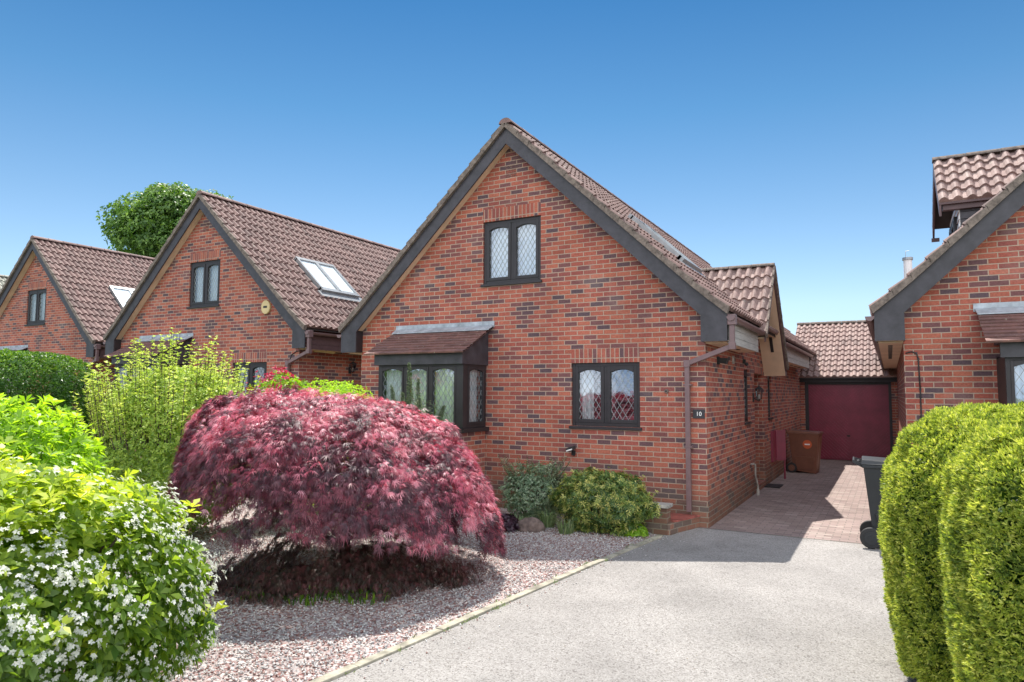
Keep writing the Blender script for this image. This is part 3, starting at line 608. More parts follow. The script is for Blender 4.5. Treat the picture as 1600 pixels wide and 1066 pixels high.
# ------------------------------------------------------------ garage
gr = thing('garage', (0, 12.0, 0), 'brick garage with a maroon chevron door at the end of the drive', 'garage')
mb = MB(); wall_mesh(mb, FF(0), -.25, 2.95, -.2, lambda u: 2.40, [(.13, 2.38, -.2, 2.27)]); wall_mesh(mb, FS(2.95), 0, 5.4, -.2, lambda u: 2.4, []); wall_mesh(mb, FL(-.25), 0, 5.4, -.2, lambda u: 2.4, [])
mb.face([(2.95, 0, 2.4), (2.95, 5.4, 2.4), (2.95, 2.7, 4.0)]); mb.face([(-.25, 0, 2.4), (-.25, 5.4, 2.4), (-.25, 2.7, 4.0)]); wall_mesh(mb, FF(5.4), -.25, 2.95, -.2, lambda u: 2.4, [])
mb.build('wall', M['brick'], gr)
mb = MB(); mb.box(.13, .22, -.02, .05, -.0, 2.27); mb.box(2.31, 2.38, -.02, .05, 0, 2.27); mb.box(.22, 2.31, -.02, .05, 2.2, 2.27); mb.box(-.25, 3.2, -.13, -.10, 2.27, 2.42); mb.box(-.25, 3.2, -.10, 0, 2.27, 2.29)
mb.build('door_frame', M['dark'], gr)
mb = MB(); mb.box(.22, 2.31, .03, .05, .02, 2.2)
cx_ = 1.265
for sg in (-1, 1):   # chevron ribs meeting on the centre line
    k = -1.2
    while k < 2.4:
        a0_, b0_ = 0.0, 1.03
        pts = [(a0_, k), (b0_, k + 1.03), (b0_, k + 1.03 + .05), (a0_, k + .05)]
        # clip in v
        def clip(ps, lo, hi):
            for bound, s_ in ((lo, 1), (hi, -1)):
                out = []
                for i in range(len(ps)):
                    p, q = ps[i], ps[(i + 1) % len(ps)]; ip = (p[1] - bound) * s_ >= 0; iq = (q[1] - bound) * s_ >= 0
                    if ip: out.append(p)
                    if ip != iq: t = (bound - p[1]) / (q[1] - p[1]); out.append((p[0] + (q[0] - p[0]) * t, bound))
                ps = out
                if not ps: return ps
            return ps
        ps = clip(pts, .06, 2.17)
        if len(ps) > 2: mb.prism([(cx_ + sg * p[0], p[1]) for p in ps], .006, .031, F=lambda u, v, n: (u, n, v))
        k += .10
dr = mb.build('garage_door', M['maroon'], gr)
mb = MB(); mb.box(1.22, 1.30, -.012, .016, .70, .74); mb.build('handle', M['rubber'], dr)
mb = MB()
for (q0, z0_) in ((-.22, 2.42), (5.62, 2.42)):
    tiles(mb, [(q0, z0_), (2.7, 4.23)], -.32, 3.3, lambda q, a_, z: (a_, q, z), per=.172, gauge=.30, roll=.050, seed=77)
    mb.hexa([(-.30, q0, z0_ - .05), (3.28, q0, z0_ - .05), (3.28, 2.7, 4.18), (-.30, 2.7, 4.18), (-.30, q0, z0_ - .01), (3.28, q0, z0_ - .01), (3.28, 2.7, 4.22), (-.30, 2.7, 4.22)], 1)
rf = mb.build('roof', [M['tile_light'], M['deck']], gr)
mb = MB(); ridge(mb, -.33, 3.3, lambda x, a_, z: (a_, 2.7 + x, z), 4.23, r=.11); mb.build('ridge_tile_row', M['verge'], rf)
mb = MB(); mb.box(-.3, 3.2, -.25, -.17, 2.37, 2.44); mb.build('gutter', M['dark'], gr)

# far flue behind the right house
ft = thing('flue', (1.9, 18.6, 0), 'slim white flue pipe rising beyond the right house roof', 'flue')
mb = MB(); 
def put_flue():
    ft.location = (2.96, 14.3, 3.85)
    m_ = MB(); m_.tube((0, 0, 0), (0, 0, 2.25), .13, .12, 14); m_.build('flue_pipe', M['white'], ft, smooth=False)
    m_ = MB(); m_.tube((0, 0, 2.25), (0, 0, 2.33), .15, .15, 14); m_.build('cowl', M['alu'], ft)
    m_ = MB(); m_.tube((-.05, 0, 2.33), (-.05, 0, 2.53), .008, k=6); m_.tube((-.05, 0, 2.53), (.06, 0, 2.56), .008, k=6); m_.build('wire_guard', M['alu'], ft)
put_flue()

# ------------------------------------------------------------ ground
def sheet(name, pts, z, mat, kind='structure'):
    m_ = MB(); m_.face([(x, y, z) for x, y in pts], [(x, y) for x, y in pts]); o = m_.build(name, mat); o['kind'] = kind; return o
kx = lambda y: -1.02 + (y + 6.5) * 0.1 + (0.05 if y > -3 else 0) * (y + 3) / 3
sheet('ground', [(-300, -300), (300, -300), (300, 300), (-300, 300)], -0.035, M['grass'])
sheet('driveway', [(kx(-14), -14), (3.6, -14), (3.6, -.05), (-.36, -.05), (kx(-.72), -.72)], 0.0, M['drive'])
sheet('block_paving', [(-.3, -.045), (3.0, -.045), (3.0, 12.2), (-.3, 12.2)], 0.004, M['paving'])
gv = sheet('gravel_bed', [(-9, -14), (kx(-14), -14), (kx(-.72), -.72), (kx(0), 0.6), (-9, .6)], -0.004, M['gravelbase'])
sheet('pavement_apron', [(-9, -22), (9, -22), (9, -14), (-9, -14)], -0.01, M['drive'])
# concrete edging between gravel and drive, laid in lengths
ed = thing('kerb_edging', (0, 0, 0), 'narrow pale concrete edging strip between the gravel and the driveway', 'edging')
m_ = MB(); y = -13.5; k = 0
while y < -.95:
    y2 = min(y + .9, -.75); a, b = kx(y), kx(y2 - .008); w = .038; h = .018 + .004 * (k % 2)
    m_.hexa([(a - w, y, -.1), (a + w, y, -.1), (b + w, y2 - .008, -.1), (b - w, y2 - .008, -.1), (a - w, y, h), (a + w, y, h), (b + w, y2 - .008, h), (b - w, y2 - .008, h)]); y = y2; k += 1
m_.build('edging_length', M['kerb'], ed, bevel=.006)

# ------------------------------------------------------------ foliage tools
def mesh_np(name, V, Fc, mat, parent=None, rnd=None, smooth=False):
    """V (n,3), Fc (m,k)"""
    me = bpy.data.meshes.new(name); n, k = Fc.shape
    me.vertices.add(len(V)); me.vertices.foreach_set('co', V.astype(np.float32).ravel())
    me.loops.add(n * k); me.loops.foreach_set('vertex_index', Fc.astype(np.int32).ravel())
    me.polygons.add(n); me.polygons.foreach_set('loop_start', np.arange(0, n * k, k, dtype=np.int32)); me.polygons.foreach_set('loop_total', np.full(n, k, dtype=np.int32))
    me.update(calc_edges=True)
    if rnd is not None:
        a = me.attributes.new('rnd', 'FLOAT', 'POINT'); a.data.foreach_set('value', rnd.astype(np.float32))
    me.materials.append(mat)
    if smooth: me.polygons.foreach_set('use_smooth', np.ones(n, dtype=bool))
    o = bpy.data.objects.new(name, me); COL.objects.link(o)
    if parent: o.parent = parent
    return o
def nrmz(a): return a / np.maximum(np.linalg.norm(a, axis=1, keepdims=True), 1e-9)
def rdir(n): return nrmz(RNG.normal(size=(n, 3)))
def kites(B, D, N, L, Wd, fold=0.25, droop=0.0, mid=0.45):
    """leaf quads: base B, direction D, normal N, length L, width Wd"""
    D = nrmz(D); Sd = nrmz(np.cross(D, N)); N = np.cross(Sd, D); L = L[:, None]; Wd = Wd[:, None]
    m = B + D * L * mid
    V = np.stack([B, m + Sd * Wd / 2 + N * Wd * fold, B + D * L - np.array([0, 0, 1.]) * L * droop, m - Sd * Wd / 2 + N * Wd * fold], 1)
    return V.reshape(-1, 3)
def leaves(name, parts, mat, parent=None):
    """parts: list of (V, rnd per kite)"""
    V = np.concatenate([p[0] for p in parts]); r = np.concatenate([np.repeat(p[1], 4) for p in parts])
    Fc = np.arange(len(V)).reshape(-1, 4); return mesh_np(name, V, Fc, mat, parent, r)
def wob(P, s, seed=0):
    q = P * s + seed * 7.3
    return (np.sin(q[:, 0] * 1.7 + np.sin(q[:, 1] * 1.3)) + np.sin(q[:, 1] * 2.1 + 1.7 * np.sin(q[:, 2])) + np.sin(q[:, 2] * 1.9 + np.sin(q[:, 0] * 2.3))) / 3
def blob(n, c, rad, e=2.0, zmin=-1, bump=0.08, bs=3.0, depth=0.12, seed=0, zbias=0):
    """points through the outer shell of a lumpy superellipsoid; returns P, outward"""
    d = rdir(int(n * 2.2)); d = d[d[:, 2] > zmin][:n]
    s = (np.abs(d[:, 0]) ** e + np.abs(d[:, 1]) ** e + np.abs(d[:, 2]) ** e) ** (-1 / e)
    p = d * s[:, None]; out = nrmz(np.sign(p) * np.abs(p) ** (e - 1) / np.array(rad))
    k = 1 + bump * wob(p, bs, seed) + bump * .5 * wob(p, bs * 2.7, seed + 3) - np.minimum(RNG.exponential(depth, len(p)), .9)
    return np.array(c) + p * k[:, None] * np.array(rad), out
def stems(name, pts, mat, parent, r=0.012, k=6):
    m_ = MB()
    for p, q, r0_, r1_ in pts: m_.tube(p, q, r0_, r1_, k, caps=False)
    return m_.build(name, mat, parent, smooth=True)

Mleaf = {
 'choisya': mat_leaf('choisya_leaf', [(0.07, 0.15, 0.03), (0.17, 0.28, 0.035), (0.34, 0.45, 0.05), (0.60, 0.66, 0.08)], 0.50, 0.42, tcol=(1.6, 1.6, .6)),
 'petal': mat_leaf('white_petal', [(0.70, 0.72, 0.62), (0.82, 0.82, 0.74)], 0.35, 0.6, 0.3, tcol=(1, 1, .95)),
 'lime': mat_leaf('lime_leaf', [(0.16, 0.30, 0.025), (0.28, 0.46, 0.035), (0.42, 0.60, 0.06)], 0.52, 0.45, tcol=(1.6, 1.6, .5)),
 'privet': mat_leaf('variegated_leaf', [(0.13, 0.23, 0.04), (0.28, 0.42, 0.06), (0.48, 0.60, 0.11), (0.66, 0.72, 0.24)], 0.48, 0.5, tcol=(1.3, 1.3, .7)),
 'clip': mat_leaf('clipped_hedge_leaf', [(0.03, 0.09, 0.012), (0.07, 0.17, 0.02), (0.22, 0.36, 0.03)], 0.35, 0.4),
 'yew': mat_leaf('yew_needle', [(0.09, 0.15, 0.035), (0.26, 0.345, 0.06), (0.50, 0.56, 0.10), (0.76, 0.75, 0.24)], 0.43, 0.5, 0.3, tcol=(1.4, 1.4, .6)),
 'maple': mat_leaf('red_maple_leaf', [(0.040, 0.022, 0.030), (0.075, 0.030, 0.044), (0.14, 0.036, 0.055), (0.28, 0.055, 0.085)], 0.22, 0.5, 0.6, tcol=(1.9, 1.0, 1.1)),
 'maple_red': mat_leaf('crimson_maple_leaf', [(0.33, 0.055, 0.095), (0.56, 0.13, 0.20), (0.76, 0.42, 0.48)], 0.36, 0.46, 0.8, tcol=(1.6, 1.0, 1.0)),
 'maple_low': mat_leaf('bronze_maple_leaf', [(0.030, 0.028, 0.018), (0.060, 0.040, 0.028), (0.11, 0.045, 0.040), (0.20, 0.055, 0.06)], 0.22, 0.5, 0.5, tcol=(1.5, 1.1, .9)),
 'euon': mat_leaf('grey_green_leaf', [(0.10, 0.17, 0.10), (0.20, 0.29, 0.18), (0.42, 0.50, 0.36)], 0.35, 0.45),
 'holly': mat_leaf('gold_edged_leaf', [(0.05, 0.11, 0.035), (0.10, 0.18, 0.05), (0.22, 0.30, 0.07), (0.66, 0.62, 0.20)], 0.35, 0.38),
 'blade': mat_leaf('grass_blade', [(0.10, 0.17, 0.07), (0.22, 0.30, 0.14), (0.34, 0.38, 0.20)], 0.35, 0.45),
 'purple': mat_leaf('purple_leaf', [(0.03, 0.012, 0.022), (0.07, 0.03, 0.05)], 0.25, 0.4),
 'redfl': mat_leaf('crimson_flower', [(0.35, 0.01, 0.05), (0.62, 0.03, 0.11)], 0.35, 0.5, tcol=(1.3, 1, 1)),
 'conif': mat_leaf('blue_green_needle', [(0.06, 0.11, 0.06), (0.13, 0.19, 0.10), (0.24, 0.27, 0.17)], 0.2, 0.6),
 'tree': mat_leaf('tree_leaf', [(0.05, 0.12, 0.025), (0.10, 0.20, 0.04), (0.20, 0.33, 0.07)], 0.4, 0.45),
}

# ------------------------------------------------------------ weeping maple
tm = thing('weeping_maple', (-2.92, -4.36, 0), 'wide dome of drooping crimson and purple feathery foliage on the gravel', 'tree')
def maple_crown():
    RX, H0_, H1_ = 1.62, 0.62, 1.82
    parts = []; parts2 = []; parts3 = []
    def fan(C, D, N, L, rn, lob=7, red=None):
        D = nrmz(D); Sd = nrmz(np.cross(D, N))
        out = []
        for i in range(lob):
            a = (i - (lob - 1) / 2) * 0.36; dd = D * math.cos(a) + Sd * math.sin(a)
            ln = L * (1 - 0.11 * abs(i - (lob - 1) / 2)) * RNG.uniform(.8, 1.15, len(L))
            out.append((kites(C, dd + RNG.normal(size=dd.shape) * .07, N, ln, np.full(len(L), .0052) * RNG.uniform(.8, 1.5, len(L)), droop=0.22, mid=.4), np.clip(rn + RNG.normal(size=len(rn)) * .06, 0, 1)))
        return out
    # pads: small weeping sprays lying like shingles over a flattened dome
    def rimz(ph): return .72 - .38 * max(0, math.cos(ph - .50)) ** 3 - .10 * max(0, math.cos(ph - 3.6)) ** 2
    def pads(n, sc, size, per, tlo=0.0, thi=1.0, dark=0.0):
        t = np.sqrt(RNG.uniform(tlo, thi, n)); ph = RNG.uniform(0, 2 * math.pi, n)
        for k in range(n):
            rz_ = rimz(ph[k]); lum = .045 * math.sin(5 * ph[k] + 9 * t[k]) + .035 * math.sin(11 * ph[k] - 5 * t[k]) + RNG.normal() * .03
            r = RX * sc * (t[k] + 0.03 * math.sin(3 * ph[k] + 1) + 0.03 * math.sin(7 * ph[k]))
            top = H1_ * sc + .10 * t[k] * math.cos(ph[k] - 3.6) - .22 * t[k] * max(0, math.cos(ph[k] - .5)) ; zz = rz_ + (top - rz_) * max(0.0, 1 - t[k] ** (3.0 + 3.5 * max(0, math.cos(ph[k] - 3.6)))) ** 0.55 + lum
            o = np.array([math.cos(ph[k]), math.sin(ph[k]), 0.0]); sd = np.array([-o[1], o[0], 0]); steep = t[k] ** 3; m = per
            u = RNG.uniform(0, 1, m); v = RNG.normal(size=m) * .42; s_ = size * RNG.uniform(.7, 1.3)
            pos = np.array([o[0] * r, o[1] * r, zz]) + np.outer(u * s_, o) * (1.0 - .75 * steep) + np.outer(v * s_ * .7, sd) + np.outer(-(u ** 1.6) * s_ * (.22 + .75 * steep) + RNG.normal(size=m) * .022, [0, 0, 1.])
            pos[:, 2] = np.maximum(pos[:, 2], rz_ - .08 + RNG.normal(size=m) * .03)
            D = np.outer(np.ones(m), o * (1.0 - .5 * steep)) + np.outer(v * 1.1, sd) + np.outer(-(.1 + .5 * u) * (.5 + 1.5 * steep), [0, 0, 1.]) + RNG.normal(size=(m, 3)) * .28
            N = np.outer(np.ones(m), [0, 0, 1.]) * (1 - .6 * steep) + np.outer(np.ones(m), o) * .9 * steep + RNG.normal(size=(m, 3)) * .4
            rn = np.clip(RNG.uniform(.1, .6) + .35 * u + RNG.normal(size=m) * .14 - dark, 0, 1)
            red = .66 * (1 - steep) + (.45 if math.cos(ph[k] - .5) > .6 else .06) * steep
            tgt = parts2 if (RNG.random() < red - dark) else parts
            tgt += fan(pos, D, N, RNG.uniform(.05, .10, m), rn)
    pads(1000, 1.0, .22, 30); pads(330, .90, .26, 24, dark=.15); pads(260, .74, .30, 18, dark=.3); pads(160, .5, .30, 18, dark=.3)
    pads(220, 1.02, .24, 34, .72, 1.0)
    def skirt(n, rr, z1, a0, a1, per, size, dark):
        for k in range(n):
            ph = RNG.uniform(a0, a1); o = np.array([math.cos(ph), math.sin(ph), 0.]); sd = np.array([-o[1], o[0], 0]); r = rr * math.sqrt(RNG.uniform(.15, 1)) * (1 + .16 * math.sin(3 * ph + 1) + .10 * math.sin(8 * ph)); zs = RNG.uniform(.45, 1.35)
            zz = zs * z1 * (1 - .55 * min(1, r / rr) ** 2); m = per; u = RNG.uniform(0, 1, m); v = RNG.normal(size=m) * .4
            pos = np.array([o[0] * r, o[1] * r, zz]) + np.outer(u * size, o * .6) + np.outer(v * size * .5, sd) - np.outer(u * u * size * .8, [0, 0, 1.])
            pos[:, 2] = np.maximum(pos[:, 2], .03 + RNG.random(m) * .05)
            D = np.outer(np.ones(m), o * .6) + np.outer(v, sd) - np.outer(.5 + u, [0, 0, 1.]) + RNG.normal(size=(m, 3)) * .2
            parts3.extend(fan(pos, D, np.outer(np.ones(m), [0, 0, 1.]) + np.outer(np.ones(m), o) * .5, RNG.uniform(.05, .08, m), np.clip(RNG.uniform(.1, .9, m) - dark, 0, 1)))
    cam_ang = math.atan2(-10.1 + 4.42, 2.34 + 3.02)
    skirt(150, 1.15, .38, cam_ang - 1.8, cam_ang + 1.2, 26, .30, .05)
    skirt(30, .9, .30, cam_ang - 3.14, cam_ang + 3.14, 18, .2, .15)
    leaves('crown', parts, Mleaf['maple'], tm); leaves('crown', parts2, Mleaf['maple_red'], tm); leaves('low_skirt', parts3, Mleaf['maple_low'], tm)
    # trunk and arching limbs
    st = [((0, 0, -.05), (.03, 0, .35), .085, .06), ((.03, 0, .35), (-.03, .04, .75), .06, .05)]
    rs = random.Random(4)
    for k in range(26):
        a = k * 2.4; p = Vector((-.02, .02, .45 + .3 * rs.random())); r_ = .026
        L_ = 1.5 * rs.uniform(.6, .98); N_ = 7
        for i in range(N_):
            t = (i + 1) / N_; q = Vector((math.cos(a) * L_ * t, math.sin(a) * L_ * t, p.z if 0 else (.5 + 1.05 * math.sin(t * 2.2) * (1 - .35 * t) * rs.uniform(.85, 1)))); q += Vector((rs.uniform(-.05, .05), rs.uniform(-.05, .05), 0)); st.append((p.copy(), q, r_, r_ * .75)); p = q; r_ *= .75; a += rs.uniform(-.15, .15)
    for k in range(5):
        a = k * 2.3; p = Vector((0, 0, .3)); q = Vector((math.cos(a) * .5, math.sin(a) * .5, .5)); w = Vector((math.cos(a) * 1.0, math.sin(a) * 1.0, .3)); st += [(p, q, .02, .013), (q, w, .013, .005)]
    stems('trunk', st, M['bark'], tm, k=7)
maple_crown()

# ------------------------------------------------------------ choisya in white flower, bottom left
ct = thing('flowering_shrub', (-1.86, -8.40, 0), 'glossy green bush covered with white blossom in the bottom left foreground', 'shrub', 'shrubs in the front garden')
def whorls(P, O, per, Lr, wr, tilt=.55, up=0.35, rn=None, fold=.18):
    out = []
    A = nrmz(O + np.array([0, 0, up]) + RNG.normal(size=O.shape) * .28); T = nrmz(np.cross(A, RNG.normal(size=A.shape))); Bn = np.cross(A, T); ph = RNG.uniform(0, 6.28, len(P)); n = len(P)
    rn = RNG.uniform(0, 1, n) if rn is None else rn
    for i in range(per):
        a = ph + i * 6.283 / per + RNG.normal(size=n) * .2; d = T * np.cos(a)[:, None] + Bn * np.sin(a)[:, None] + A * (tilt + RNG.normal(size=n) * .25)[:, None]
        L = RNG.uniform(*Lr, n); out.append((kites(P, d, A, L, L * RNG.uniform(*wr, n), fold=fold, droop=.12, mid=.55), np.clip(rn + RNG.normal(size=n) * .1, 0, 1)))
    return out
def six_leaf(P, O, per, Lr, wr, **k): return whorls(P, O, per, Lr, wr, **k)
rad = (1.12, .95, .76); c = (0.0, 0.0, .80)
P_, O_ = blob(7600, c, rad, e=2.5, bump=.15, bs=2.6, depth=.08, seed=1)
P_ = P_[P_[:, 2] > .03] if 0 else P_; k_ = P_[:, 2] > .04; P_, O_ = P_[k_], O_[k_]
tipn = np.clip(.10 + .35 * RNG.random(len(P_)) + .75 * np.clip(O_[:, 2], 0, 1) ** 1.5 * RNG.random(len(P_)) ** .7, 0, 1)   # fresh yellow growth on top shoots
leaves('foliage', whorls(P_, O_, 6, (.05, .088), (.34, .46), rn=tipn), Mleaf['choisya'], ct)
def shoots(n, c, rad, seed, e=2.5, L=(.10, .24)):
    B, O = blob(n, c, tuple(r * .98 for r in rad), e=e, bump=.15, bs=2.6, depth=.01, seed=seed); k_ = (O[:, 2] > -.1); B, O = B[k_], O[k_]; pts = []; st = []
    for b, o in zip(B, O):
        d = o * .6 + np.array([0, 0, .8]) + RNG.normal(size=3) * .25; d /= np.linalg.norm(d); t_ = b + d * RNG.uniform(*L); st.append((b - d * .1, t_, .004, .002)); pts += [(b + (t_ - b) * q, d) for q in (.3, .65, 1.0)]
    return np.array([p[0] for p in pts]), np.array([p[1] for p in pts]), st
Sp, So, Sst = shoots(120, c, rad, 1)
leaves('shoot_leaves', whorls(Sp, So, 5, (.045, .085), (.34, .46), rn=RNG.uniform(.5, 1, len(Sp))), Mleaf['choisya'], ct)
P2, O2 = blob(3600, c, tuple(r * 1.03 for r in rad), e=2.5, bump=.15, bs=2.6, depth=.015, seed=1); dens = (wob(P2, 9.0, 9) > -.05) & (O2[:, 2] > -.5); k_ = (P2[:, 2] > .25) & dens & (P2[:, 2] < 1.46 + .12 * RNG.normal(size=len(P2))); P2, O2 = P2[k_], O2[k_]
fl = []
for j in range(4):
    off = RNG.normal(size=P2.shape) * .028; fl += whorls(P2 + off + O2 * .012, O2, 5, (.012, .018), (.55, .75), tilt=.25, up=.3)
leaves('blossom', fl, Mleaf['petal'], ct)
rs = random.Random(8); stems('stem', [((rs.uniform(-.2, .2), rs.uniform(-.2, .2), -.05), (rs.uniform(-.9, .9), rs.uniform(-.7, .7), rs.uniform(.6, 1.2)), .018, .006) for _ in range(40)], M['bark'], ct)

# leafy lime shrub behind it
ls = thing('leafy_shrub', (-3.75, -7.40, 0), 'bright lime green leafy shrub with upright shoots behind the white blossom bush', 'shrub', 'shrubs in the front garden')
P_, O_ = blob(3800, (.12, -.1, 1.02), (.92, .85, .80), bump=.12, bs=3, depth=.12, seed=2); lf = whorls(P_, O_, 5, (.06, .10), (.28, .38), tilt=.7)
sh = []; tips = []
for i in range(70):
    a, r_ = RNG.uniform(0, 6.28), math.sqrt(RNG.random()) * .72; b_ = np.array([math.cos(a) * r_, math.sin(a) * r_, 1.55 - .35 * r_]); t_ = b_ + np.array([RNG.normal() * .05, RNG.normal() * .05, RNG.uniform(.12, .36)]); sh.append((b_ * np.array([.6, .6, .5]), t_, .006, .003))
    for q in np.linspace(0, 1, 5): tips.append(b_ + (t_ - b_) * q)
tips = np.array(tips); lf += whorls(tips, np.tile([0, 0, 1.], (len(tips), 1)), 4, (.06, .10), (.26, .34), tilt=.8, rn=RNG.uniform(.5, 1, len(tips)))
leaves('foliage', lf, Mleaf['lime'], ls); stems('stem', sh, M['bark'], ls)

# variegated privet
pv = thing('variegated_shrub', (-6.2, -4.15, 0), 'tall pale yellow-green shrub with upright sprays, between the clipped hedge and the maple', 'shrub', 'shrubs in the front garden')
P_, O_ = blob(22000, (0, 0, 1.12), (1.25, 1.0, 1.10), bump=.10, bs=2.5, depth=.16, seed=3)
lf = whorls(P_, O_, 3, (.03, .05), (.45, .6), tilt=.6, rn=np.clip(RNG.random(len(P_)) * .6 + .35 * (P_[:, 2] > 1.3) * RNG.random(len(P_)), 0, 1)); sh = []; tips = []
for i in range(230):
    a, r_ = RNG.uniform(0, 6.28), math.sqrt(RNG.random()) * 1.22; top = 2.80 - .75 * (r_ / 1.2) ** 2 - RNG.random() * .42 ; b_ = np.array([math.cos(a) * r_ * .85, math.sin(a) * r_ * .8, 1.2]); t_ = np.array([math.cos(a) * r_ * 1.02 + RNG.normal() * .04, math.sin(a) * r_ * .95, top]); sh.append((b_, t_, .007, .003))
    for q in np.linspace(.25, 1, 22): tips.append(b_ + (t_ - b_) * q + RNG.normal(size=3) * .012)
tips = np.array(tips); lf += whorls(tips, np.tile([0, 0, 1.], (len(tips), 1)), 4, (.03, .048), (.45, .6), tilt=.6, rn=RNG.uniform(.35, 1, len(tips)))
leaves('foliage', lf, Mleaf['privet'], pv); stems('stem', sh, M['bark'], pv, k=5)

# clipped hedge far left
hg = thing('clipped_hedge', (-8.5, -5.2, 0), 'clipped green hedge with a flat bright top, at the left edge below the smallest gable', 'hedge', 'clipped hedges')
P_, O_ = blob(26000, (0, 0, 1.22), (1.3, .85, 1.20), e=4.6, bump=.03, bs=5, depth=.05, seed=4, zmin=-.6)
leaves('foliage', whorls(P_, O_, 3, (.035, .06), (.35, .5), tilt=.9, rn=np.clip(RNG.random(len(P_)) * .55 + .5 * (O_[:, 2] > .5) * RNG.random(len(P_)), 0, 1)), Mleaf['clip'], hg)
stems('stem', [((x_, 0, -.05), (x_ * 1.1, .1, 1.6), .04, .02) for x_ in (-.6, -.1, .45)], M['bark'], hg)

# yew domes at the right
def yew(loc, rad, label, seed, n, e=2.9, cz=.95):
    t = thing('yew_hedge', loc, label, 'hedge', 'rounded clipped yews by the drive')
    d = rdir(int(n * 1.3)); d = d[d[:, 2] > -.85][:n]; s = (np.abs(d) ** e).sum(1) ** (-1 / e); p = d * s[:, None]; lo = p[:, 2] < 0; hr = np.linalg.norm(p[:, :2], axis=1); ul = p[lo, :2] / np.maximum(hr[lo], .02)[:, None]; p[lo, :2] = ul * ((np.abs(ul) ** e).sum(1) ** (-1 / e))[:, None]; O = nrmz(np.sign(p) * np.abs(p) ** (e - 1) / np.array(rad))
    ph = np.arctan2(p[:, 1], p[:, 0]); side = np.clip(1.15 - np.abs(p[:, 2]) ** 3, 0, 1)
    groove = np.abs(np.sin(ph * 3.5 + .5 * np.sin(p[:, 2] * 3 + seed) + seed)) ** .8 * .045 * side + .012 * np.sin(ph * 23 + 2 * np.sin(p[:, 2] * 4)) * side
    lump = .03 * wob(p, 7, seed) + .022 * wob(p, 17, seed + 1)
    taper = 1 - .09 * np.clip(-p[:, 2], 0, 1) ** 1.5
    k = (.95 + groove + lump - np.minimum(RNG.exponential(.022, len(p)), .25))
    P = p * k[:, None] * np.array(rad); P[:, :2] *= taper[:, None]; P += np.array([0, 0, cz]); ok = P[:, 2] > .02; P, O, groove = P[ok], O[ok], groove[ok]; m = len(P)
    rn = np.clip(.15 + .75 * RNG.random(m) - .25 * (wob(p, 9, seed + 4) > .45), 0, 1); out = []
    A = nrmz(O + RNG.normal(size=O.shape) * .45 + np.array([0, 0, .55]))
    for i in range(4):
        D = A + RNG.normal(size=A.shape) * .45; out.append((kites(P, D, nrmz(O + RNG.normal(size=O.shape) * .6), RNG.uniform(.017, .036, m), RNG.uniform(.006, .010, m), fold=.1, mid=.5), np.clip(rn + RNG.normal(size=m) * .08, 0, 1)))
    leaves('foliage', out, Mleaf['yew'], t)
    # woody, twiggy inside that closes the view through the needles
    nn = 12000; ii = RNG.integers(0, m, nn); Q = P[ii].copy(); Q[:, :2] *= RNG.uniform(.68, .86, nn)[:, None]; Q[:, 2] = .04 + (Q[:, 2] - .04) * RNG.uniform(.80, .90, nn)
    leaves('inner_twigs', [(kites(Q, rdir(nn), rdir(nn), RNG.uniform(.10, .18, nn), RNG.uniform(.05, .09, nn)), RNG.random(nn) * .2)], Mleaf['clip'], t)
    stems('stem', [((0, 0, -.05), (.0, 0, 1.2), .05, .03), ((.2, .1, -.05), (.3, .2, 1.1), .04, .02)], M['bark'], t)
yew((3.09, -4.42, 0), (.82, .82, .94), 'rounded clipped yew nearer the black bin, farther of the two', 2, 80000)
yew((3.44, -5.40, 0), (.86, .86, .99), 'big rounded clipped yew filling the bottom right corner', 5, 110000)

# lime shrub, red flowers and blue-green sprays behind the maple
lm = thing('golden_shrub', (-5.0, -2.35, 0), 'yellow-green shrub showing over the maple, left of the bay window', 'shrub', 'shrubs in the front garden')
P_, O_ = blob(9000, (0, 0, 1.05), (.95, .6, 1.02), bump=.10, bs=4, depth=.10, seed=6); leaves('foliage', whorls(P_, O_, 3, (.025, .05), (.4, .6), tilt=.8, rn=RNG.uniform(.3, 1, len(P_))), Mleaf['lime'], lm); stems('stem', [((0, 0, -.05), (0, 0, 1.3), .03, .015)], M['bark'], lm)
rf_ = thing('red_flowering_shrub', (-5.85, -2.6, 0), 'shrub with crimson red flowers between the pale tall shrub and the yellow-green one', 'shrub', 'shrubs in the front garden')
P_, O_ = blob(1500, (0, 0, 1.2), (.55, .5, 1.0), bump=.15, bs=4, depth=.14, seed=7); leaves('foliage', whorls(P_, O_, 5, (.05, .08), (.3, .4), rn=RNG.uniform(0, .6, len(P_))), Mleaf['lime'], rf_)
P_, O_ = blob(230, (0, 0, 1.22), (.58, .52, 1.05), bump=.15, bs=4, depth=.03, seed=7); fl = []
for j in range(5): fl += whorls(P_ + RNG.normal(size=P_.shape) * .03, O_, 5, (.025, .04), (.6, .8))
leaves('blossom', fl, Mleaf['redfl'], rf_); stems('stem', [((0, 0, -.05), (0, 0, 1.4), .03, .015)], M['bark'], rf_)
cj = thing('conifer_shrub', (-3.9, -1.75, 0), 'blue-green shrub with arching sprays in front of the bay window', 'shrub', 'shrubs in the front garden')
sh = []; lf = []
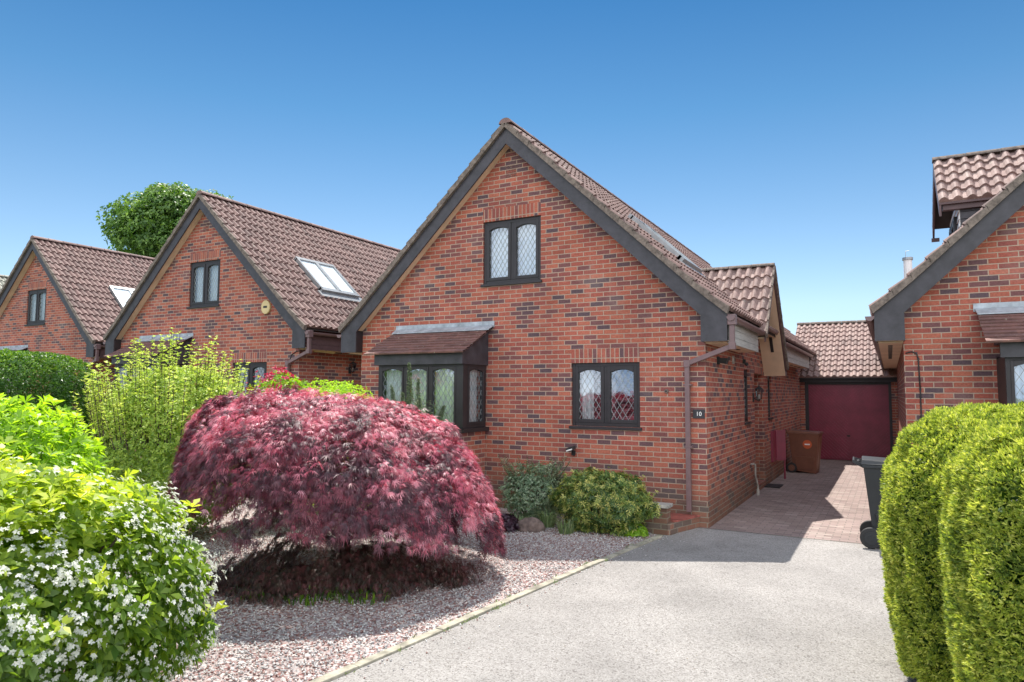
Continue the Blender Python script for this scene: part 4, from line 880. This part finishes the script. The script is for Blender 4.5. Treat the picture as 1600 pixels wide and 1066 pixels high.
for (tx, tz, k_) in ((-.62, 2.02, 1), (-.42, 1.75, 1), (-.22, 2.36, 1), (.02, 2.12, 1), (.18, 1.85, 1), (.50, 1.72, 1), (-.3, 1.9, 1), (-.1, 1.8, 1), (.3, 1.6, 1)):
    N_ = 14; b_ = np.array([tx * .4, 0, .9]); t_ = np.array([tx, RNG.normal() * .1, tz]); sh.append((np.array([0, 0, 0.]), b_, .03, .02)); sh.append((b_, t_, .012, .004))
    q = RNG.uniform(0, 1, 900); c_ = b_ + (t_ - b_) * q[:, None]; o = rdir(900); c_ = c_ + o * (.10 * (1.08 - q))[:, None]; ax = (t_ - b_) / np.linalg.norm(t_ - b_)
    lf += whorls(c_, nrmz(o + ax * 1.2), 3, (.018, .035), (.25, .35), up=.1, tilt=.9)
P_, O_ = blob(3500, (0, 0, 1.0), (.65, .5, .8), bump=.15, bs=4, depth=.12, seed=9); lf += whorls(P_, O_, 3, (.02, .04), (.3, .4)); leaves('foliage', lf, Mleaf['conif'], cj); stems('stem', sh, M['bark'], cj)

# beds by the front wall
eu = thing('grey_green_shrub', (-2.45, -.72, 0), 'grey-green small-leaved shrub against the wall, right beside the maple', 'shrub', 'shrubs in the front garden')
P_, O_ = blob(4600, (0, 0, .40), (.48, .42, .42), bump=.28, bs=4, depth=.14, seed=10); lf = whorls(P_, O_, 4, (.02, .034), (.45, .6), tilt=.6); sh = []
for i in range(60):
    a = RNG.uniform(0, 6.28); b_ = np.array([math.cos(a) * .28, math.sin(a) * .2, .5]); t_ = b_ + np.array([math.cos(a) * RNG.uniform(.1, .35), math.sin(a) * .15, RNG.uniform(.12, .46)]); sh.append((b_ * .6, t_, .005, .002)); tp = b_ + (t_ - b_) * np.linspace(0, 1, 16)[:, None]; lf += whorls(tp, np.tile((t_ - b_) / .4, (16, 1)), 4, (.02, .034), (.45, .6))
leaves('foliage', lf, Mleaf['euon'], eu); stems('stem', sh, M['bark'], eu, k=5)
hb = thing('golden_variegated_shrub', (-1.22, -.98, 0), 'rounded dark green shrub with yellow-edged leaves under the right ground floor window', 'shrub', 'shrubs in the front garden')
P_, O_ = blob(5200, (0, 0, .40), (.70, .42, .44), bump=.20, bs=5, depth=.13, seed=11); k_ = P_[:, 2] > .02; P_, O_ = P_[k_], O_[k_]; 
Sp, So, Sst = shoots(90, (0, 0, .40), (.70, .42, .44), 11, e=2.0, L=(.06, .16)); leaves('foliage', whorls(P_, O_, 5, (.035, .06), (.26, .4), tilt=.4, up=.1) + whorls(Sp, So, 5, (.035, .06), (.26, .4), tilt=.4, rn=RNG.uniform(.5, 1, len(Sp))), Mleaf['holly'], hb); stems('stem', [((rs.uniform(-.2, .2), 0, -.03), (rs.uniform(-.6, .6), rs.uniform(-.3, .3), .5), .012, .005) for _ in range(24)], M['bark'], hb)
gc = thing('lime_ground_plant', (-.76, -1.03, 0), 'low clump of round lime green leaves at the foot of the short brick pier', 'plant', 'small plants at the bed edge')
P_, O_ = blob(420, (0, 0, .03), (.19, .15, .12), zmin=0, bump=.1, depth=.1, seed=12); leaves('foliage', whorls(P_, O_, 4, (.03, .045), (.8, 1.0), tilt=.2, rn=RNG.uniform(0, .8, len(P_))), Mleaf['lime'], gc)
def tuft(name, loc, label, n, L, r, mat, group='small plants at the bed edge'):
    t = thing(name, loc, label, 'plant', group); a = RNG.uniform(0, 6.28, n); rr = np.sqrt(RNG.random(n)) * r; B = np.stack([np.cos(a) * rr, np.sin(a) * rr, np.zeros(n)], 1); o = nrmz(np.stack([np.cos(a), np.sin(a), np.zeros(n)], 1) + RNG.normal(size=(n, 3)) * [.5, .5, 0]); le = RNG.uniform(.6, 1, n) * L; ln = RNG.uniform(.2, .8, n)
    M1 = B + o * (le * ln * .35)[:, None] + np.array([0, 0, 1.]) * (le * .6)[:, None]; T1 = M1 + o * (le * ln * .6)[:, None] + np.array([0, 0, 1.]) * (le * (.35 - .5 * ln))[:, None]
    T1[:, 2] = np.maximum(T1[:, 2], .015); rn = RNG.random(n); s_ = np.cross(o, [0, 0, 1.]); w = .007
    V = np.stack([B - s_ * w, B + s_ * w, M1 + s_ * w, M1 - s_ * w, M1 - s_ * w, M1 + s_ * w, T1 + s_ * .001, T1 - s_ * .001], 1).reshape(-1, 3)
    mesh_np('blades', V, np.arange(len(V)).reshape(-1, 4), mat, t, np.repeat(rn, 8))
tuft('strap_leaf_clump', (-2.02, -1.12, 0), 'tuft of grey-green strap leaves left of the gold-edged shrub', 90, .34, .10, Mleaf['blade'])
tuft('strap_leaf_clump', (-1.62, -1.38, 0), 'tuft of arching pale blades in front of the gold-edged shrub', 60, .30, .12, Mleaf['blade'])
tuft('strap_leaf_clump', (-2.45, -1.25, 0), 'low scruffy grass tuft between the maple and the brown stone', 120, .18, .20, Mleaf['blade'])
for (gx, gy, gl) in ((-2.02, -5.02, 'low dark grass tuft under the front edge of the maple, nearest the drive'), (-2.45, -5.28, 'low dark grass tuft under the front edge of the maple, nearest the camera'), (-2.95, -5.40, 'low dark grass tuft under the maple, on the blossom bush side')):
    tuft('grass_tuft', (gx, gy, 0), gl, 110, .13, .26, Mleaf['clip'], 'grass tufts under the maple')
pp = thing('purple_ground_plant', (-2.42, -1.62, 0), 'low dark purple leafy plant beside the brown stone and the maple tips', 'plant', 'small plants at the bed edge')
P_, O_ = blob(240, (0, 0, .06), (.17, .15, .16), zmin=-.1, bump=.1, depth=.1, seed=14); leaves('foliage', whorls(P_, O_, 4, (.04, .06), (.8, 1.0), tilt=.2), Mleaf['purple'], pp)
def lump_rock(name, loc, rad, mat, label, cat, seed):
    bm = bmesh.new(); bmesh.ops.create_icosphere(bm, subdivisions=4, radius=1); V = np.array([v.co[:] for v in bm.verts]); k = 1 + .16 * wob(V, 1.9, seed) + .07 * wob(V, 5, seed) + .03 * wob(V, 13, seed)
    for v, kk in zip(bm.verts, k): v.co = Vector((v.co.x * rad[0] * kk, v.co.y * rad[1] * kk, v.co.z * rad[2] * kk))
    me = bpy.data.meshes.new(name); bm.to_mesh(me); bm.free(); me.materials.append(mat); me.polygons.foreach_set('use_smooth', [True] * len(me.polygons)); o = bpy.data.objects.new(name, me); COL.objects.link(o); o.location = loc; o.rotation_euler = (0, 0, .5); return tag(o, label, cat)
lump_rock('rock', (-2.12, -1.48, .05), (.19, .12, .13), M['rock'], 'rough brown stone at the edge of the gravel beside the grass tufts', 'rock', 3)

# ------------------------------------------------------------ gravel chippings
n = 62000
def gravel():
    X = RNG.uniform(-6.2, -.3, n * 2); Y = -8.6 + 8.0 * RNG.random(n * 2) ** 1.15
    ok = (X < kx(Y.clip(-13, 0)[0]) * 0 + (-1.02 + (Y + 6.5) * .1) - .05) & ((X + 2.0 < (Y + 9.5) * .9) | (Y > -6)); X, Y = X[ok][:n], Y[ok][:n]; m = len(X)
    base = np.array([[1, 0, 0], [0, 1, 0], [-1, 0, 0], [0, -1, 0], [0, 0, .8], [0, 0, -.6]]); fc = np.array([[0, 1, 4], [1, 2, 4], [2, 3, 4], [3, 0, 4], [1, 0, 5], [2, 1, 5], [3, 2, 5], [0, 3, 5]])
    s = RNG.uniform(.007, .015, m); a = RNG.uniform(0, 6.28, m); el = RNG.uniform(.55, 1, m)
    b = base[None] * np.stack([s, s * el, s * RNG.uniform(.5, .9, m)], 1)[:, None, :] + RNG.normal(size=(m, 6, 3)) * (s * .16)[:, None, None]
    ca, sa = np.cos(a)[:, None], np.sin(a)[:, None]; tl = RNG.normal(size=m)[:, None] * .35
    x = b[..., 0] * ca - b[..., 1] * sa; y = b[..., 0] * sa + b[..., 1] * ca; z = b[..., 2] + x * tl
    V = np.stack([x + X[:, None], y + Y[:, None], z + RNG.uniform(.0, .010, m)[:, None]], 2).reshape(-1, 3)
    Fc = (fc[None] + (np.arange(m) * 6)[:, None, None]).reshape(-1, 3)
    mt, nn, ll, bb = new_mat('stone_chips'); at = nn.new('ShaderNodeAttribute'); at.attribute_name = 'rnd'
    r = ramp(nn, [(0, (.48, .46, .45)), (.24, (.29, .16, .135)), (.38, (.66, .64, .61)), (.55, (.36, .35, .35)), (.70, (.22, .11, .095)), (.80, (.56, .53, .50)), (.93, (.38, .25, .215))]); r.color_ramp.interpolation = 'CONSTANT'; ll.new(at.outputs['Fac'], r.inputs[0]); ll.new(r.outputs[0], bb.inputs['Base Color']); bb.inputs['Roughness'].default_value = .8
    o = mesh_np('gravel', V, Fc, mt, None, np.repeat(RNG.random(m), 6)); o['kind'] = 'stuff'
gravel()

# ------------------------------------------------------------ distant tree
def big_tree(loc, label, cr, cz, n, seed, ls_=(.16, .26), name='tree'):
    t = thing(name, loc, label, 'tree', 'trees beyond the roofs'); rs = random.Random(seed); parts = []
    cl = []
    for i in range(90):
        d = rdir(1)[0]; d[2] = abs(d[2]) * 1.0 - .25; k = rs.uniform(.45, .9); cl.append((d * np.array(cr) * k + np.array([0, 0, cz]), rs.uniform(.20, .34) * cr[0]))
    for c_, r_ in cl:
        m = n // 90; P, O = blob(m, c_, (r_, r_, r_ * .8), bump=.2, bs=3, depth=.22, seed=seed); parts += whorls(P, O, 3, ls_, (.45, .6), tilt=.4, up=.3)
    leaves('crown', parts, Mleaf['tree'], t)
    st = [((0, 0, -.3), (0, 0, cz * .6), .35, .25)]
    for c_, r_ in cl[:36]: p = np.array([0, 0, cz * rs.uniform(.4, .75)]); st.append((p, c_, .12, .03))
    stems('trunk', st, M['bark'], t, k=8)
big_tree((-30.9, 13.1, 0), 'big round leafy tree rising behind the smallest gable', (3.7, 3.7, 4.6), 9.4, 26000, 5)
big_tree((-36.2, 19.0, 0), 'treetop just peeking over the ridge of the house with the alarm box', (3.2, 3.2, 2.6), 11.6, 9000, 6)

# ------------------------------------------------------------ things on and round the walls
# low pier and tiled step
pr = thing('brick_pier', (0, 0, 0), 'short mossy brick pier with a stone cap beside the red tiled step', 'pier')
m_ = MB(); m_.box(-1.3, -.37, -.80, -.62, -.05, .36); m_.build('brickwork', M['oldbrick'], pr); m_ = MB(); m_.box(-1.33, -.34, -.83, -.59, .36, .405); m_.build('coping', M['stone'], pr, bevel=.006)
stp = thing('front_step', (0, 0, 0), 'red quarry tiled brick step at the corner below the downpipe', 'step')
m_ = MB(); m_.hexa([(-1.3, -.61, -.05), (-.30, -.61, -.05), (-.12, -.016, -.05), (-1.3, -.016, -.05), (-1.3, -.61, .15), (-.30, -.61, .15), (-.12, -.016, .15), (-1.3, -.016, .15)]); m_.hexa([(-.365, -.80, -.05), (-.33, -.78, -.05), (-.295, -.61, -.05), (-.365, -.612, -.05), (-.365, -.80, .15), (-.33, -.78, .15), (-.295, -.61, .15), (-.365, -.612, .15)]); m_.build('brickwork', M['stepbrick'], stp)
m_ = MB(); m_.hexa([(-1.3, -.60, .151), (-.29, -.60, .151), (-.11, -.018, .151), (-1.3, -.018, .151), (-1.3, -.60, .172), (-.29, -.60, .172), (-.11, -.018, .172), (-1.3, -.018, .172)]); m_.build('tile_top', M['redtile'], stp)

def text_mesh(txt, size, F, name, mat, parent, depth=.002):
    cu_ = bpy.data.curves.new(name, 'FONT'); cu_.body = txt; cu_.size = size; cu_.align_x = 'CENTER'; cu_.align_y = 'CENTER'; cu_.extrude = depth
    o = bpy.data.objects.new(name + '_t', cu_); COL.objects.link(o); bpy.context.view_layer.update(); me = bpy.data.meshes.new_from_object(o.evaluated_get(bpy.context.evaluated_depsgraph_get())); bpy.data.objects.remove(o)
    for v in me.vertices: v.co = Vector(F(v.co.x, v.co.y, v.co.z))
    me.materials.clear(); me.materials.append(mat); o = bpy.data.objects.new(name, me); COL.objects.link(o); o.parent = parent; return o
pq = thing('number_plaque', (-.108, 0, 1.625), 'small black slate house number plaque reading 10 at the wall corner', 'sign')
m_ = MB(); m_.box(-.085, .085, -.014, 0, -.065, .065); m_.build('plate', M['slate'], pq, bevel=.003); text_mesh('10', .085, lambda x, y, z: (x, -.0155 - z, y), 'numerals', M['white'], pq)

wl = thing('wall_spotlight', (-2.10, 0, 1.01), 'small black spotlight low on the brick wall above the grey-green shrub', 'lamp')
m_ = MB(); m_.box(-.03, .03, -.03, 0, -.08, .0); m_.tube((0, -.03, -.03), (.02, -.09, 0), .012); m_.build('bracket', M['rubber'], wl)
m_ = MB(); m_.hexa([(-.06, -.16, -.02), (.06, -.16, .01), (.06, -.05, .03), (-.06, -.05, 0), (-.07, -.17, .03), (.05, -.17, .065), (.05, -.05, .085), (-.07, -.05, .05)]); m_.build('lamp_head', M['rubber'], wl, bevel=.006)
m_ = MB(); m_.hexa([(-.055, -.172, -.012), (.045, -.172, .02), (.045, -.17, .02), (-.055, -.17, -.012), (-.06, -.174, .008), (.04, -.174, .04), (.04, -.17, .04), (-.06, -.17, .008)]); m_.build('diffuser', M['white'], wl)

al = thing('alarm_box', (-9.48 * 1.07 + .165, .7, 3.82), 'round yellow burglar alarm box on the second gable wall', 'alarm box')
m_ = MB(); K = 20; pl = [(.14 * math.cos(2 * math.pi * i / K), .16 * math.sin(2 * math.pi * i / K)) for i in range(K)]; m_.prism(pl, 0, .055, F=lambda u, v, n: (u, -n, v)); m_.build('cover', M['yellowbox'], al, bevel=.015)
m_ = MB(); m_.box(-.06, .06, -.058, -.0555, -.02, .03); m_.build('name_strip', M['rubber'], al)

# items on the side wall (X = 0 plane)
def lantern(loc, label, sgn=1, face='x', sc=1.0):
    t = thing('wall_lantern', loc, label, 'lantern', 'wall lanterns'); T = (lambda x, y, z: (x * sc, y * sc, z * sc)) if face == 'x' else (lambda x, y, z: (y * sc, -x * sc, z * sc))
    m_ = MB(); m_.box(0, .02, -.04, .04, -.12, .05, F=T); m_.tube(T(.02, 0, -.05), T(.12, 0, -.10), .01 * sc); m_.tube(T(.12, 0, -.10), T(.12, 0, -.06), .01 * sc); m_.build('bracket', M['rubber'], t)
    m_ = MB(); b, c = .035, .06; B_ = [(.12 - b, -b, -.06), (.12 + b, -b, -.06), (.12 + b, b, -.06), (.12 - b, b, -.06)]; C_ = [(.12 - c, -c, .13), (.12 + c, -c, .13), (.12 + c, c, .13), (.12 - c, c, .13)]
    for i in range(4): m_.tube(T(*B_[i]), T(*C_[i]), .006 * sc, k=5)
    m_.box(.12 - b, .12 + b, -b, b, -.07, -.06, F=T); tp = [(.12 - .075, -.075, .13), (.12 + .075, -.075, .13), (.12 + .075, .075, .13), (.12 - .075, .075, .13)]; ap = (.12, 0, .20)
    for i in range(4): m_.face([T(*tp[i]), T(*tp[(i + 1) % 4]), T(*ap)])
    m_.face([T(*p) for p in tp]); m_.tube(T(.12, 0, .19), T(.12, 0, .225), .01 * sc); m_.build('cage', M['rubber'], t)
    m_ = MB()
    for i in range(4): j = (i + 1) % 4; m_.face([T(*B_[i]), T(*B_[j]), T(*C_[j]), T(*C_[i])])
    m_.build('glass', M['glass'], t)
    m_ = MB(); m_.tube(T(.12, 0, -.05), T(.12, 0, .03), .018 * sc, k=8); m_.build('bulb', M['white'], t)
lantern((0, 3.86, 1.88), 'black coach lantern beside the recessed front door', sc=1.0)
lantern((-8.93 + .0, 2.3, 2.46), 'small black lantern under the eaves between the two gables', sc=.9)
fl_ = thing('floodlight', (0, .78, 2.44), 'black floodlight on the side wall just under the eaves', 'lamp')
m_ = MB(); m_.box(0, .03, -.05, .05, -.06, .06); m_.hexa([(.03, -.06, -.04), (.14, -.07, -.06), (.14, .07, -.06), (.03, .06, -.04), (.03, -.06, .04), (.17, -.07, .03), (.17, .07, .03), (.03, .06, .04)]); m_.build('lamp_body', M['rubber'], fl_, bevel=.005)
jb = thing('junction_box', (0, 1.95, 2.50), 'slim pale box high on the side wall beyond the black floodlight', 'box')
m_ = MB(); m_.box(0, .03, -.03, .03, -.07, .07); m_.build('casing', M['stone'], jb, bevel=.004)
cmr = thing('sensor', (0, 2.9, 2.50), 'black motion sensor high on the side wall above the narrow window', 'sensor')
m_ = MB(); m_.box(0, .05, -.03, .03, -.03, .05); m_.tube((.05, 0, -.02), (.08, 0, -.06), .035, .03); m_.build('casing', M['rubber'], cmr)
mt = thing('meter_box', (0, 6.0, .42), 'maroon meter cabinet with an open leaf on the side wall before the brown bin', 'meter box')
m_ = MB(); m_.box(0, .05, 0, .52, 0, .68); m_.build('cabinet', M['maroon'], mt, bevel=.004)
m_ = MB(); m_.hexa([(.05, .50, 0), (.05, .52, 0), (.24, .56, 0), (.24, .54, 0), (.05, .50, .68), (.05, .52, .68), (.24, .56, .68), (.24, .54, .68)]); m_.build('cabinet_door', M['maroon'], mt)
po = thing('thin_post', (.2, 6.62, 0), 'thin maroon post standing beside the meter cabinet', 'post')
m_ = MB(); m_.tube((0, 0, -.02), (0, 0, 1.08), .02); m_.build('shaft', M['maroon'], po)
m_ = MB(); m_.tube((0, 0, 1.08), (0, 0, 1.12), .026, .02); m_.build('cap', M['maroon'], po)
wp = thing('waste_pipe', (.05, 3.50, 0), 'short pale waste pipe rising from a drain beside the front door', 'pipe')
m_ = MB()
for p, q in zip([(-.05, -.02, .60), (.03, 0, .60), (.03, 0, .40), (.05, .12, .18)], [(.03, 0, .60), (.03, 0, .40), (.05, .12, .18), (.05, .13, .0)]): m_.tube(p, q, .017)
m_.build('tube', M['stone'], wp, smooth=False)
m_ = MB(); m_.tube((.05, .13, 0), (.05, .13, .12), .028); m_.build('collar', M['stone'], wp)
dm = thing('doormat', (.14, 5.15, .004), 'black doormat on the paving outside the side door', 'mat')
m_ = MB(); m_.box(-.18, .18, -.28, .28, 0, .016); m_.build('mat_base', M['rubber'], dm)
m_ = MB()
for i in range(9): m_.box(-.16, .16, -.26 + i * .06, -.23 + i * .06, .0165, .022)
m_.build('ribs', M['slate'], dm)
nb = thing('vent_cap', (-.585, 0, 1.955), 'tiny dark cap on the wall between the ground floor window and the downpipe', 'cap')
m_ = MB(); m_.tube((0, 0, 0), (0, -.03, 0), .035, .03, 12); m_.build('cover', M['rock'], nb)
m_ = MB(); m_.tube((0, -.03, 0), (0, -.035, 0), .015, k=8); m_.build('nozzle', M['rubber'], nb)
tl = thing('tube_floodlight', (-8.86, 1.35, 2.86), 'cream tubular security light under the eaves of the second gable', 'lamp')
m_ = MB(); m_.tube((.02, -.28, 0), (.10, .22, -.02), .055, .065, 14); m_.build('housing', M['yellowbox'], tl); m_ = MB(); m_.box(-.07, .05, -.03, .03, -.02, .08); m_.build('bracket', M['stone'], tl)
# cable on the right house corner and on the second gable
def cable(name, pts, label, r=.009):
    t = thing(name, pts[0], label, 'cable', 'cables clipped to the walls'); m_ = MB(); o = Vector(pts[0])
    for p, q in zip(pts, pts[1:]): m_.tube(Vector(p) - o, Vector(q) - o, r, k=6)
    m_.build('sheath', M['rubber'], t, smooth=True)
    m_ = MB()
    for p in pts[2:]: q = Vector(p) - o; m_.box(q.x - .014, q.x + .014, q.y - .005, q.y + .012, q.z - .012, q.z + .012)
    m_.build('clip', M['slate'], t)
cable('cable', [(2.55, .90 - .012, 2.50), (2.62, .885, 2.52), (2.68, .885, 2.50), (2.70, .885, 2.42), (2.71, .885, 2.0), (2.71, .885, 1.4), (2.71, .885, .1)], 'black cable looping down the corner of the right-hand brick house')
cable('cable', [(-8.75, .69, 2.80), (-9.0, .688, 2.80), (-9.16, .688, 2.72), (-9.2, .688, 2.55), (-9.2, .688, 1.8), (-9.2, .688, .3)], 'black cable beside the downpipe on the gable with the alarm box')

# wheelie bins
def bin_(loc, rz, body_mat, lid_mat, label, sc=1.0, sticker=False):
    # local: front towards +x, wheels at -x
    t = thing('wheelie_bin', loc, label, 'wheelie bin', 'wheelie bins', rz); t.scale = (sc, sc, sc)
    m_ = MB(); B_ = [(-.24, -.22, .06), (.27, -.24, .0), (.27, .24, .0), (-.24, .22, .06)]; Tt = [(-.33, -.275, .96), (.36, -.285, .96), (.36, .285, .96), (-.33, .275, .96)]
    m_.hexa(B_ + Tt); m_.box(-.345, .375, -.292, .292, .93, .965)
    for y_ in (-.15, .15): m_.hexa([(.268, y_ - .05, .05), (.285, y_ - .05, .05), (.285, y_ + .05, .05), (.268, y_ + .05, .05), (.352, y_ - .05, .9), (.368, y_ - .05, .9), (.368, y_ + .05, .9), (.352, y_ + .05, .9)])
    m_.hexa([(-.15, -.245, .10), (.22, -.255, .10), (.22, -.22, .10), (-.15, -.22, .10), (-.22, -.268, .40), (.25, -.272, .40), (.25, -.22, .40), (-.22, -.22, .40)])
    m_.build('bin_body', body_mat, t, bevel=.012)
    m_ = MB(); m_.hexa([(-.36, -.30, .967), (.40, -.30, .967), (.40, .30, .967), (-.36, .30, .967), (-.34, -.27, 1.03), (.36, -.26, 1.00), (.36, .26, 1.00), (-.34, .27, 1.03)]); m_.box(-.40, -.36, -.05, .05, .96, 1.0)
    m_.build('lid', lid_mat, t, bevel=.012)
    m_ = MB(); m_.tube((-.43, -.24, 1.0), (-.43, .24, 1.0), .016)
    for y_ in (-.24, 0, .24): m_.hexa([(-.44, y_ - .012, .985), (-.34, y_ - .012, .93), (-.34, y_ + .012, .93), (-.44, y_ + .012, .985), (-.44, y_ - .012, 1.012), (-.34, y_ - .012, .99), (-.34, y_ + .012, .99), (-.44, y_ + .012, 1.012)])
    m_.build('handle', lid_mat, t)
    for y_ in (-1, 1):
        m_ = MB(); m_.tube((-.27, y_ * .225, .12), (-.27, y_ * .285, .12), .12, k=24); w_ = m_.build('wheel', M['rubber'], t, bevel=.01)
        m_ = MB(); m_.tube((-.27, y_ * .286, .12), (-.27, y_ * .291, .12), .075, k=20); m_.tube((-.27, y_ * .29, .12), (-.27, y_ * .30, .12), .03, k=12); m_.build('hub', lid_mat, w_)
    m_ = MB(); m_.tube((-.27, -.26, .12), (-.27, .26, .12), .012); m_.build('axle', M['alu'], t)
    if sticker:
        m_ = MB(); K = 24; m_.prism([(.10 + .105 * math.cos(6.2832 * i / K), .70 + .105 * math.sin(6.2832 * i / K)) for i in range(K)], 0, .003, F=lambda u, v, n: (u, -(.2255 + .0545 * (v / .96)) - .004 - n, v)); s_ = m_.build('round_sticker', M['orange'], t)
        m_ = MB(); m_.box(.04, .16, -.279, -.2715, .685, .715); m_.build('print_line', M['white'], s_)
bin_((.47, 8.25, .004), R(-4), M['binbrown'], M['binbrown'], 'brown wheelie bin with a round orange sticker against the side wall', 1.0, True)
bin_((2.36, -.02, .004), R(2), M['binblack'], M['binblack'], 'black wheelie bin half hidden behind the clipped yew', 1.07)

# bits dropped on the drive
n = 900; X = RNG.uniform(-1.0, 3.4, n); Y = -9.5 + 12 * RNG.random(n); B = np.stack([X, Y, np.full(n, .0075)], 1); d = rdir(n); d[:, 2] = 0
bitm = mat_leaf('dry_leaf_bits', [(0.05, 0.035, 0.02), (0.12, 0.08, 0.05), (.2, .16, .1)], .1, .8)
ok = X > (-1.02 + (Y + 6.5) * .1 + .06); o = leaves('leaf_litter', [(kites(B[ok], d[ok], np.tile([0, 0, 1.], (ok.sum(), 1)), RNG.uniform(.008, .022, ok.sum()), RNG.uniform(.005, .012, ok.sum()), fold=.1), RNG.random(ok.sum()))], bitm); o['kind'] = 'stuff'

n = 260; Y = RNG.uniform(-7.6, -.9, n); X = (-1.02 + (Y + 6.5) * .1) + .05 + RNG.exponential(.10, n)
base = np.array([[1, 0, 0], [0, 1, 0], [-1, 0, 0], [0, -1, 0], [0, 0, .8], [0, 0, -.6]]); fc = np.array([[0, 1, 4], [1, 2, 4], [2, 3, 4], [3, 0, 4], [1, 0, 5], [2, 1, 5], [3, 2, 5], [0, 3, 5]])
sz = RNG.uniform(.004, .010, n); V = base[None] * sz[:, None, None] + RNG.normal(size=(n, 6, 3)) * (sz * .2)[:, None, None] + np.stack([X, Y, np.full(n, .005)], 1)[:, None, :]
o = mesh_np('stray_chippings', V.reshape(-1, 3), (fc[None] + (np.arange(n) * 6)[:, None, None]).reshape(-1, 3), bpy.data.materials['stone_chips'], None, np.repeat(RNG.random(n), 6)); o['kind'] = 'stuff'
m = 0; parts = []
for q in range(46):
    y_ = RNG.uniform(-7.4, -.9); x_ = -1.02 + (y_ + 6.5) * .1 + RNG.choice([-.05, .05]); k_ = RNG.integers(4, 14); B = np.stack([x_ + RNG.normal(size=k_) * .008, y_ + RNG.normal(size=k_) * .02, np.full(k_, .0)], 1); d = RNG.normal(size=(k_, 3)) * .6 + [0, 0, 1.]; parts.append((kites(B, d, rdir(k_), RNG.uniform(.02, .05, k_), RNG.uniform(.004, .009, k_)), RNG.random(k_)))
o = leaves('edge_weeds', parts, Mleaf['blade']); o['kind'] = 'stuff'
